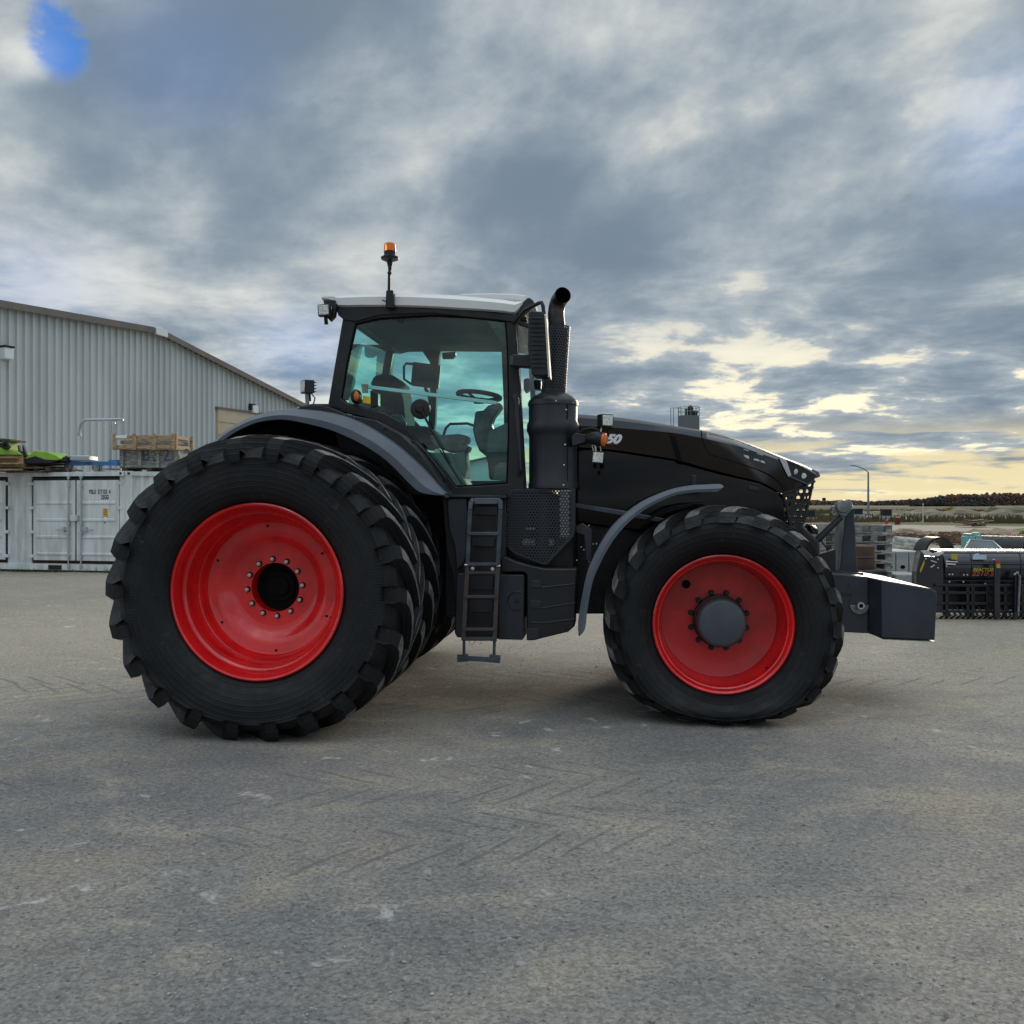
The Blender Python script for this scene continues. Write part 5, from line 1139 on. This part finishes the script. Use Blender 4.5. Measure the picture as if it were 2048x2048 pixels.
MB().tube([(ua_, bdy[5][0]-.005, bdy[5][1]+.004), (ub_2, bdy[5][0]-.005, bdy[5][1]+.004)], .018, 8).build('top_edge', M_['whitepaint'], body)
for y in (1127.5, 1162): MB().tube([(ua_, bdy[3][0]-.01 if y < 1140 else -.05, s_q(1900, y, -.09)[1]), (ub_2, bdy[3][0]-.01 if y < 1140 else -.05, s_q(1900, y, -.09)[1])], .010, 8).build('rib', M_['slate'], body)
spart('end_plate', [(1842, 1102), (1850, 1113), (1870, 1113), (1886, 1104), (1888, 1180), (1888, 1224), (1836, 1228), (1833, 1170), (1834, 1140)], -.12, .10, M_['navy'])
spart('end_plate_edge', [(1842, 1101), (1856, 1101), (1866, 1107), (1878, 1104), (1890, 1103), (1885, 1108), (1878, 1112), (1862, 1113), (1850, 1111)], -.135, -.12, M_['whitepaint'], bevel=.003)
spart('yellow_stripe', [(1849, 1119), (1849, 1128), (1841, 1146), (1840, 1140)], -.128, -.12, M_['yellow2'], bevel=0)
spart('warning_sticker', [(1903, 1108), (1915, 1108), (1915, 1119), (1903, 1119)], -.105, -.09, M_['yellow2'], bevel=0)
spart('sticker', [(1946, 1119), (1947, 1112), (1951, 1108), (1957, 1107), (1960, 1110), (1973, 1110), (1973, 1119)], -.105, -.09, mat('pale blue sticker', (.45, .55, .68), .5), bevel=0)
tx = s_q(1945, 1142.5, -.11); text('decal', 'REACTOR', .072, M_['yellow2'], sn, UP(tx[0], -.112, tx[1]), .4, .002, .95)
tx = s_q(1943, 1151.5, -.11); text('decal', 'S210 S', .085, M_['orange'], sn, UP(tx[0], -.110, tx[1]), .35, .0015, 1.40)
po = spart('lamp_post', [(1990, 1120), (2001, 1120), (2001, 1236), (1989, 1236)], -.30, -.24, M_['navy'])
spart('reflector', [(1992, 1122), (2000, 1122), (2000, 1131), (1992, 1131)], -.312, -.30, mat('red reflector', (.5, .02, .02), .3), po, 0)
spart('marker', [(1993, 1129), (2000, 1127), (2001, 1136), (1993, 1136)], -.318, -.312, M_['yellow2'], po, 0)
po = spart('chute_post', [(2031, 1147), (2037, 1146), (2040, 1160), (2037, 1238), (2029, 1238)], -.26, -.18, M_['navy'])
b = MB(); b.tube([Vector((s_q(2028, 1150, -.3)[0], -.3, s_q(2028, 1150, -.3)[1])), Vector((s_q(2034, 1145, -.3)[0], -.3, s_q(2034, 1145, -.3)[1])), Vector((s_q(2040, 1152, -.3)[0], -.3, s_q(2040, 1152, -.3)[1])), Vector((s_q(2037, 1225, -.3)[0], -.3, s_q(2037, 1225, -.3)[1]))], .015, 8); b.build('hose', M_['steelgrey'], sn)
b = MB(); zz = lambda y, v=-.1: s_q(1900, y, v)[1]
for y in (1170, 1185, 1206, 1222): b.bb(s_q(1870, y, -.15)[0], s_q(2200, y, -.15)[0], -.17, -.12, zz(y)-.02, zz(y)+.02)
for x in (1893, 1935, 1945, 1975, 2010, 2045, 2080): b.bb(s_q(x, 1200, -.15)[0]-.025, s_q(x, 1200, -.15)[0]+.025, -.17, -.1, .03, zz(1170))
b.bb(s_q(1890, 1200, 0)[0], s_q(2200, 1200, 0)[0], .02, .6, .12, .6); b.build('lower_frame', M_['plastic'], sn, .006)
b = MB()
for k in range(16):
    x = 1880+k*11; c = s_q(x, 1226, -.1)[0]; b.tube([(c, -.1, .18), (c+.05, -.15, .05), (c+.02, -.05, .0)], .018, 6)
b.build('skid_shoe', M_['plastic'], sn)
b = MB(); rr_ = random.Random(12)
for (x, y) in ((1852, 1118), (1876, 1119), (1876, 1136), (1899, 1149), (1905, 1149), (1928, 1150), (1935, 1150), (1971, 1168), (1899, 1164), (1927, 1164), (2036, 1145), (1988, 1120)): 
    u_, z1_ = s_q(x, y, -.14); b.lathe([(0, -.014), (.012, -.01), (.016, 0)], (u_, -.13, z1_), n=10)
for (x0, y0, x1, y1) in ((1861, 1121, 1873, 1125), (1861, 1135, 1869, 1130), (1891, 1123, 1915, 1124), (1892, 1128, 1911, 1129), (1892, 1120, 1893, 1134)):
    a_, c_ = s_q(x0, y0, -.14), s_q(x1, y1, -.14); b.tube([(a_[0], -.14, a_[1]), (c_[0], -.14, c_[1])], .011, 8)
b.build('fitting', M_['chrome'], sn)
# concrete blocks
def cblock(x0, x1, y0, y1, Z, depth, label, hole=True, zb=0.0):
    p = at((x0+x1)/2, HZ, Z); o = empty('concrete_block', (p.x, Z, zb), R(3), label, 'concrete block', 'concrete blocks in a row')
    w_ = (x1-x0)/F*Z*.985; zt_ = H+(HZ-y0)/F*Z
    MB().bb(-w_/2, w_/2, 0, depth, 0, zt_-zb).build('block', M_['conc'], o, .02)
    if hole: MB().lathe([(.0, -.004), (.045, -.004), (.05, .002)], (0, -.001, (H+(HZ-1134)/F*Z)-zb), n=20, M=Matrix.Diagonal((1.1, 1, .8))).build('hole', M_['black'], o)
cblock(1768, 1792, 1103, 1150, 19.5, 1.2, 'grey concrete block with a hole, left one of three beside the pallets')
cblock(1793, 1818, 1103, 1150, 19.5, 1.2, 'grey concrete block with a hole, middle one of three')
cblock(1819, 1846, 1103, 1150, 19.5, 1.2, 'grey concrete block with a hole, right one touching the snow blower')
cblock(1790, 1850, 1149, 1175, 18.0, .8, 'pale flat concrete slab lying in front of the three upright blocks', False)
# pallet wall
def pallet(px0, px1, py, Z, label, h_=.145, y2=None):
    x0, x1 = (px0-1024)/F*Z, (px1-1024)/F*Z; zb = H+(HZ-py)/F*Z
    o = empty('pallet', ((x0+x1)/2, Z, zb), 0, label, 'pallet', 'weathered pallets stacked beyond the ballast'); w_ = (x1-x0)/2
    for k in range(3):
        MB().bb(-w_, w_, k*.5-.04, k*.5+.04, h_-.022, h_).build('deck_board', M_['woodgrey'], o); MB().bb(-w_, w_, k*.5-.04, k*.5+.04, 0, .022).build('deck_board', M_['woodgrey'], o)
    for x in (-w_+.06, 0, w_-.06): MB().bb(x-.06, x+.06, -.03, 1.03, .022, h_-.022).build('stringer', M_['woodgrey'], o)
    return o
words = ['lowest', 'second lowest', 'third lowest', 'fourth lowest', 'fifth lowest', 'sixth lowest', 'seventh lowest', 'topmost']
ysp = [1194, 1176, 1158, 1141, 1123, 1105, 1087, 1070]
Zpl = 17.5
for side, (a_, c_) in enumerate(((1632, 1706), (1709, 1783))):
    for k in range(8):
        zt = k*.172; py = HZ+(H-zt)*F/Zpl
        pallet(a_+random.uniform(-2, 2), c_+random.uniform(-2, 2), py, Zpl+random.uniform(-.05, .05), 'weathered grey pallet, %s of the %s stack' % (words[k], 'left' if side == 0 else 'right'), .15)
b = MB(); p = at(1643, 1160, 17.3); b.box((p.x, 17.3, .68), (.13, .1, 1.36)); b.box((p.x-.16, 17.3, .68), (.08, .08, 1.34)); tag(b.build('timber_post', M_['woodgrey'], None, .006), 'upright grey timber post leaning on the left pallet stack', 'post')
# rusty drum and black tank shapes
b = MB(); p = at(1716, 1115, 16.6); b.lathe([(.0, 0), (.27, 0), (.28, .03), (.27, .18), (.285, .2), (.27, .22), (.27, .38), (.25, .40), (.0, .40)], (p.x, 16.6, .62), 'z', 28); tag(b.build('rusty_drum', mat('rusted drum', (.10, .045, .022), .8, 0, 0, 7, (.05, .045, .045), bump=.3, bs=30), None), 'rusty brown drum behind the ballast tower', 'drum')
b = MB(); p = at(1716, 1150, 16.6); b.box((p.x+.0, 16.6, .31), (.8, .7, .62)); tag(b.build('black_bin', M_['plastic'], None, .05), 'black plastic bin under the rusty drum', 'bin')
b = MB(); b.prism([( (x-1024)/F*15.8, H+(HZ-y)/F*15.8) for x, y in [(1735, 1215), (1730, 1150), (1748, 1146), (1775, 1152), (1800, 1164), (1812, 1175), (1815, 1215)]], 15.8, 16.6); tag(b.build('black_tarpaulin', M_['plastic'], None, .04), 'low black plastic sheeted heap in front of the concrete blocks', 'sheeted heap')
# bundled white poles
for k, (x0, x1, y) in enumerate(((1783, 1843, 1088), (1788, 1845, 1082), (1783, 1845, 1095))):
    Z = 24.5; b = MB(); r_ = .10; b.tube([at(x0, y-3, Z), at((x0+x1)/2, y, Z), at(x1, y+3, Z)], [r_*.9, r_, r_*1.05], 10); 
    tag(b.build('log', M_['log'], None), ('pale log, middle of the pile behind the concrete blocks', 'pale log, uppermost of the pile behind the concrete blocks', 'pale log, lowest of the pile behind the concrete blocks')[k], 'log', 'pale logs behind the blocks')
b = MB(); b.box((at(1815, HZ, 24.9).x, 25.0, .25), (1.2, .8, .5)); tag(b.build('log_bearer', M_['woodgrey'], None, .02), 'grey timber bearer under the pale logs', 'bearer')
# culvert pipe ring and firewood
p = at(1876, 1110, 21); b = MB(); ro = .37
b.lathe([(ro-.05, -.22), (ro, -.22), (ro, .22), (ro-.05, .22), (ro-.05, -.22)], (p.x, 21.2, .64), n=40, M=Matrix.Rotation(R(10), 3, 'Z')); tag(b.build('culvert_pipe', M_['plastic'], None), 'short black culvert pipe standing behind the snow blower', 'pipe')
b = MB(); b.box((p.x, 21.2, .10), (1.3, 1.1, .2)); tag(b.build('pipe_cradle', M_['woodgrey'], None, .02), 'timber cradle under the black culvert pipe', 'cradle')
b = MB(); rr_ = random.Random(2)
for k in range(22): b.cyl((p.x-.22+rr_.random()*.42, 20.6, .47+rr_.random()*.22), (p.x-.22+rr_.random()*.42, 20.9, .47+rr_.random()*.22), .03, 8)
tag(b.build('firewood', mat('cut timber ends', (.72, .60, .38), .8), None), 'bundle of pale split sticks inside the black culvert pipe', 'firewood', kind='stuff')
# glazed panel, dark culvert at the edge
Z = 19
b = MB(); P_ = [at(1925, 1106, Z), at(2012, 1106, Z), at(1985, 1082, Z+.8), at(1940, 1080, Z+.8)]; b.add([tuple(p_) for p_ in P_]+[tuple(p_-Vector((0, 0, .05))) for p_ in P_], [(0, 1, 2, 3), (4, 7, 6, 5), (0, 4, 5, 1), (1, 5, 6, 2), (2, 6, 7, 3), (3, 7, 4, 0)]); gp = b.build('glazed_panel', M_['glassgrey'], None); tag(gp, 'grey glazed panel leaning behind the snow blower', 'panel')
b = MB(); b.tube([P_[0], P_[1], P_[2], P_[3], P_[0]], .02, 6); b.build('frame', M_['galv'], gp)
b = MB(); b.box((P_[0].x+.5, Z+.5, .35), (1.5, .9, .70)); tag(b.build('timber_stack', M_['woodgrey'], None, .02), 'grey timber stack carrying the glazed panel', 'timber')
p = at(2052, 1100, 26); b = MB(); b.lathe([(.37, -.0), (.42, 0), (.42, 1.5), (.37, 1.5), (.37, 0)], (p.x, 26, .43), n=40, M=Matrix.Rotation(R(50), 3, 'Z')); tag(b.build('culvert_pipe', M_['plastic'], None), 'long dark culvert pipe lying at the right edge', 'pipe')
for (x, y, w_, c_) in ((1936, 1074, 9, 0), (1952, 1072, 6, 0)):
    Z = 24; p = at(x, y, Z); b = MB(); b.box((p.x, Z, p.z/2), (w_*2/F*Z, .3, p.z+.05)); b.box((p.x, Z, p.z+.06), (w_*1.4/F*Z, .3, .06)); tag(b.build('teal_tub', mat('pale teal plastic', (.16, .36, .36), .5), None, .02), 'teal plastic tub behind the glazed panel' if x == 1936 else 'smaller teal plastic tub right of the other one', 'tub')
# earth and rubble bank
def bank(name, x0, x1, y0, y1, hmax, m, label, cat, seed, n=60):
    rr = random.Random(seed); b = MB(); nx, ny = n, 18; vs = []
    from mathutils import noise as mn
    for j in range(ny+1):
        for i in range(nx+1):
            x = x0+(x1-x0)*i/nx; y = y0+(y1-y0)*j/ny; e_ = math.sin(math.pi*i/nx)**.5*math.sin(math.pi*j/ny)
            vs.append((x, y, -.05+hmax*e_*(.55+.9*mn.noise(Vector((x*.5, y*.5, seed)))+.35*mn.noise(Vector((x*2, y*2, seed+5))))))
    b.add(vs, [(j*(nx+1)+i, j*(nx+1)+i+1, (j+1)*(nx+1)+i+1, (j+1)*(nx+1)+i) for j in range(ny) for i in range(nx)])
    o = b.build(name, m, None, smooth=180); tag(o, label, cat, kind='structure')
bank('terrain', 12, 34, 40, 50, .62, mat('brown earth', (.15, .095, .065), .95, 0, 0, 1.2, (.30, .24, .16), bump=.8, bs=3), 'low brown earth bank beyond the yard', 'terrain', 3)
bank('hill', 40, 110, 95, 150, 1.5, mat('weedy rise', (.065, .055, .03), .95, 0, 0, .3, (.035, .052, .02), bump=.8, bs=1), 'low weedy green rise right of the field', 'hill', 9)
# brush scraps over the bank (debris)
M_['brush'] = mat('brush and bark', (.16, .085, .05), .9, 0, .6, 2)
b = MB(); rr_ = random.Random(21)
for i in range(2600):
    Y = rr_.uniform(39, 47); X = rr_.uniform(.355, .56)*Y; z = rr_.random()*.35; a_ = rr_.random()*3.14; l_ = rr_.uniform(.1, .6); d = Vector((math.cos(a_)*l_, math.sin(a_)*l_, rr_.uniform(-.12, .12)))
    c = Vector((X, Y, z)); s__ = Vector((0, 0, .03)); b.add([c-d*.5, c+d*.5, c+d*.5+s__, c-d*.5+s__], [(0, 1, 2, 3)])
tag(b.build('brush_debris', M_['brush'], None, smooth=0, recalc=False), 'reddish brown brush and bark scattered behind the pallets', 'debris', kind='stuff')
# weeds in the field
M_['weeds'] = mat('dry weeds', (.13, .09, .05), .9, 0, .0, .15, (.06, .065, .028))
b = MB(); rr_ = random.Random(22)
for i in range(9000):
    Y = 84+rr_.random()**1.3*150; X = rr_.uniform(.28, .62)*Y; h_ = rr_.uniform(.15, .7)
    if X < 41 and Y < 90: continue
    b.add([(X-.12, Y, -.03), (X+.12, Y, -.03), (X+rr_.gauss(0, .1), Y, h_)], [(0, 1, 2)])
tag(b.build('weed_cover', M_['weeds'], None, smooth=0, recalc=False), 'dry brown weeds covering the field', 'weeds', kind='stuff')
# dark planter boxes on pale bases
for k, (x0, x1, y0, y1, lab) in enumerate(((1612, 1630, 1020, 1035, 'dark square box in the field just right of the tractor nose'), (1709, 1726, 1017, 1029, 'dark square box right of the ballast tower'), (1767, 1784, 1018, 1032, 'dark square box on a pale base, right of the street lamp'))):
    Z = 95; p = at((x0+x1)/2, HZ, Z); w_ = (x1-x0)/F*Z; zb, zt_ = H+(HZ-y1)/F*Z, H+(HZ-y0)/F*Z
    o = empty('field_box', (p.x, Z, 0), 0, lab, 'box', 'dark boxes in the field')
    MB().bb(-w_/2, w_/2, 0, w_, zb, zt_).build('box', M_['seal'], o, .03); MB().bb(-w_/2-.1, w_/2+.2, -.1, w_, -.02, zb).build('base', M_['conc'], o, .03)
Z = 80; p = at(1795, HZ, Z); b = MB(); b.lathe([(.0, 0), (.22, 0), (.23, .3), (.22, .6), (.0, .62)], (p.x, Z, 0), 'z', 20); tag(b.build('dark_red_drum', M_['reddk'], None), 'dark red drum right of the dark boxes', 'drum')
p = at(1773, HZ, 82); b = MB(); b.lathe([(.0, 0), (.12, 0), (.12, .3), (.07, .33), (.0, .34)], (p.x, 82, 0), 'z', 12); tag(b.build('red_can', mat('bright red', (.6, .02, .03), .5), None), 'small bright red can beside the dark red drum', 'can')
p = at(1846, HZ, 80); b = MB(); b.cyl((p.x, 80, 0), (p.x, 80, 1.72), .05, 8); b.cyl((p.x, 80, 1.72), (p.x, 80, 1.76), .06, 8); tag(b.build('marker_post', M_['whitepaint'], None), 'thin pale marker post standing in the field', 'post')
# lumber pile
o = empty('lumber_pile', (at(1945, HZ, 72).x, 72, 0), R(8), 'heap of broken brown boards in the field at the right', 'lumber'); rr_ = random.Random(31)
for k in range(18):
    a_ = rr_.gauss(0, .25); l_ = rr_.uniform(.8, 1.9); c = Vector((rr_.uniform(-.6, .6), rr_.uniform(-.6, .6), .05+.035*k*.7)); d = Vector((math.cos(a_)*l_/2, math.sin(a_)*l_/2, rr_.gauss(0, .08)))
    MB().beam(c-d, c+d, .18, .05).build('board', M_['wood'] if k % 3 else M_['wooddark'], o)
# street lamp
Z = 100; p = at(1736.5, HZ, Z); o = empty('street_lamp', (p.x, Z, 0), 0, 'tall grey street lamp with a curved arm beyond the field road', 'street lamp')
zt_ = H+(HZ-944)/F*Z; b = MB(); b.tube([(0, 0, 0), (0, 0, zt_)], [.13, .08], 10); b.build('pole', M_['steelgrey'], o)
b = MB(); b.lathe([(.0, 0), (.3, 0), (.3, .35), (.14, .5), (.0, .5)], (0, 0, -.02), 'z', 14); b.build('footing', M_['conc'], o)
ax2 = [(0, 0, zt_-.05), (-.35, 0, zt_+.25), (-.9, 0, zt_+.5), (-1.4, 0, zt_+.66)]; MB().tube(smooth_curve(ax2, 4), .05, 8).build('arm', M_['steelgrey'], o)
MB().box((-1.6, 0, zt_+.68), (.5, .25, .1), Matrix.Rotation(R(5), 3, 'Y')).build('lamp_head', M_['steelgrey'], o, .03)
# silo with railing behind the hood
Z = 110; p = at(1377.5, HZ, Z); k_ = Z/F; rs = 21.5*k_; zt_ = H+(HZ-832)*k_
o = empty('silo', (p.x, Z, 0), 0, 'grey round silo with roof railing and fan, seen above the hood', 'silo')
MB().lathe([(rs, 0), (rs, zt_), (.0, zt_)], n=40, axis='z').build('shell', mat('silo grey', (.12, .14, .155), .6), o)
b = MB(); th = 17*k_
for a_ in range(0, 360, 30): b.cyl((rs*.98*math.cos(R(a_)), rs*.98*math.sin(R(a_)), zt_), (rs*.98*math.cos(R(a_)), rs*.98*math.sin(R(a_)), zt_+th), .03, 6)
for f_ in (.5, 1.0): b.tube([(rs*.98*math.cos(R(a_)), rs*.98*math.sin(R(a_)), zt_+th*f_) for a_ in range(0, 361, 15)], .03, 6, False)
b.build('railing', M_['steelgrey'], o)
b = MB(); b.cyl((.2, 0, zt_), (.2, 0, zt_+18*k_), .35, 16); b.cyl((.2, 0, zt_+18*k_), (.2, 0, zt_+21*k_), .2, 12); b.cyl((-.35, -.1, zt_), (-.35, -.1, zt_+14*k_), .15, 10); b.cyl((.3, 0, zt_+7*k_), (1.0, 0, zt_+6*k_), .28, 14); b.build('fan_unit', M_['slate'], o)
b = MB()
for x in (-14.5, -9): b.cyl((x*k_-rs, 0, 0), (x*k_-rs, 0, zt_+16*k_), .04, 6)
for i in range(int(zt_/.4)): b.cyl((-14.5*k_-rs, 0, i*.4), (-9*k_-rs, 0, i*.4), .02, 4)
b.beam((-14.5*k_-rs, 0, zt_+16*k_), (-rs*.9, 0, zt_+16*k_), .08, .06); b.build('ladder_cage', M_['steelgrey'], o)
# shed seen through the cab
Z = 62; p = at(960, HZ, Z); o = empty('farm_shed', (p.x, Z, 0), 0, 'low grey shed seen through the cab glass', 'shed'); k_ = Z/F
MB().prism([(-2.5, 0), (2.5, 0), (2.5, H+60*k_), (.8, H+92*k_), (-2.5, H+70*k_)], 0, 9).build('wall', M_['clad'], o); MB().prism([(-2.7, H+69*k_), (.8, H+93*k_), (2.7, H+58*k_), (2.7, H+62*k_), (.8, H+96*k_), (-2.7, H+72*k_)], -.3, 9.3).build('roof', M_['trim'], o)

# ---- trees
def leafm(name, a_, b_): return mat(name, a_, .9, 0, 0, .045, b_)
M_['autumn'] = leafm('hazed autumn foliage', (.095, .080, .080), (.19, .105, .075)); M_['ever'] = leafm('dark evergreen', (.018, .028, .020), (.035, .045, .028))  # autumn browns greyed and lightened, distance haze put into the colour
M_['bark'] = mat('bark', (.08, .065, .055), .9)
from mathutils import noise as mnz
def wood(name, x0, x1, Y, tops, dens_, m, label, seed, depth=40, ts=2.2):
    rr = random.Random(seed); b = MB()
    for i in range(int(dens_*1.6)):
        px = rr.uniform(x0, x1); 
        for (a0, t0), (a1, t1) in zip(tops[:-1], tops[1:]):
            if a0 <= px <= a1: ty = t0+(t1-t0)*(px-a0)/(a1-a0)
        YY = Y+rr.uniform(0, depth); top = H+(HZ-ty)*YY/F; 
        top *= 1+.34*mnz.noise(Vector((px*.13, seed, 0)))+.10*mnz.noise(Vector((px*.5, seed, 3)))
        z = top*rr.random() if rr.random() < .7 else top*rr.uniform(.75, 1); X = (px-1024)/F*YY; s_ = ts*rr.uniform(.5, 1.6)
        n_ = Vector((rr.gauss(0, 1), -abs(rr.gauss(0, 1)), rr.gauss(0, 1))).normalized(); t_ = n_.orthogonal().normalized()*s_; c_ = n_.cross(t_)
        c = Vector((X, YY, z)); b.add([c-t_*.5, c+c_*.3, c+t_*.5, c-c_*.4], [(0, 1, 2, 3)])
    return tag(b.build(name, m, None, smooth=0, recalc=False), label, 'woodland', kind='stuff')
wood('wooded_hill', 1740, 2200, 850, [(1740, 1004), (1800, 1001), (1850, 998), (1885, 992), (1920, 989), (1960, 990), (2010, 987), (2050, 988), (2200, 984)], 22000, M_['autumn'], 'autumn brown woodland on a low rise along the right horizon', 1, 60, 1.5)
wood('evergreen_belt', 1820, 1990, 560, [(1820, 1006.5), (1850, 1008), (1870, 1007), (1900, 1009), (1950, 1008), (1990, 1009)], 2500, M_['ever'], 'dark evergreen belt in front of the brown woodland', 2, 20, 1.3)
wood('distant_trees', 1560, 1760, 900, [(1560, 1003), (1600, 1002), (1625, 1001), (1660, 1003), (1690, 1000), (1720, 1003), (1740, 1005), (1760, 1004)], 2200, M_['autumn'], 'thin line of bare brown trees on the far horizon', 3, 60, 2.0)
wood('distant_woods', -300, 1560, 1500, [(-300, 1002), (400, 1003), (1000, 1003), (1560, 1003)], 3500, M_['autumn'], 'low far woods along the horizon behind the tractor', 6, 60, 5.0)
# yellow bush
Z = 150; p = at(1900, HZ, Z); o = empty('yellow_bush', (p.x, Z, 0), 0, 'round yellow autumn bush in the brown field', 'bush')
rr_ = random.Random(41); b = MB()
for i in range(500):
    v_ = Vector((rr_.gauss(0, 1), rr_.gauss(0, 1), rr_.gauss(0, 1))).normalized()*rr_.random()**.4; c = Vector((v_.x*.85, v_.y*.85, .65+v_.z*.6)); t_ = Vector((rr_.gauss(0, 1), rr_.gauss(0, 1), rr_.gauss(0, 1))).normalized()*.12; c_ = t_.orthogonal().normalized()*.1
    b.add([c-t_, c+c_, c+t_, c-c_], [(0, 1, 2, 3)])
b.build('crown', mat('yellow leaves', (.30, .19, .03), .8, 0, .3, 3), o, smooth=0, recalc=False); MB().cyl((0, 0, 0), (0, 0, .7), .05, 6).build('stem', M_['bark'], o)
# water tower and far barn
Z = 1200; p = at(1648, HZ, Z); k_ = Z/F; o = empty('water_tower', (p.x, Z, 0), 0, 'small dark water tower on the far horizon', 'water tower')
b = MB(); b.lathe([(.0, H+6*k_), (2.2, H+6*k_), (2.4, H+11*k_), (1.0, H+11.5*k_), (0, H+11.6*k_)], (0, 0, 0), 'z', 14); b.build('tank', M_['seal'], o); MB().cyl((0, 0, 0), (0, 0, H+6*k_), 1.3, 10).build('stem', M_['seal'], o)
for (x0, x1, Z, lab) in ((1652, 1668, 1000, 'white far barn right of the water tower'), (1786, 1808, 1100, 'long white far barn below the brown woods')):
    p = at((x0+x1)/2, HZ, Z); w_ = (x1-x0)/F*Z/2; o = empty('barn', (p.x, Z, 0), 0, lab, 'barn', 'far white barns'); MB().bb(-w_, w_, 0, 10, 0, 2.6).build('wall', M_['palebar'], o); MB().prism([(-w_, 2.6), (w_, 2.6), (w_*.9, 4.0), (-w_*.9, 4.0)], -.2, 10.2).build('roof', M_['steelgrey'], o)
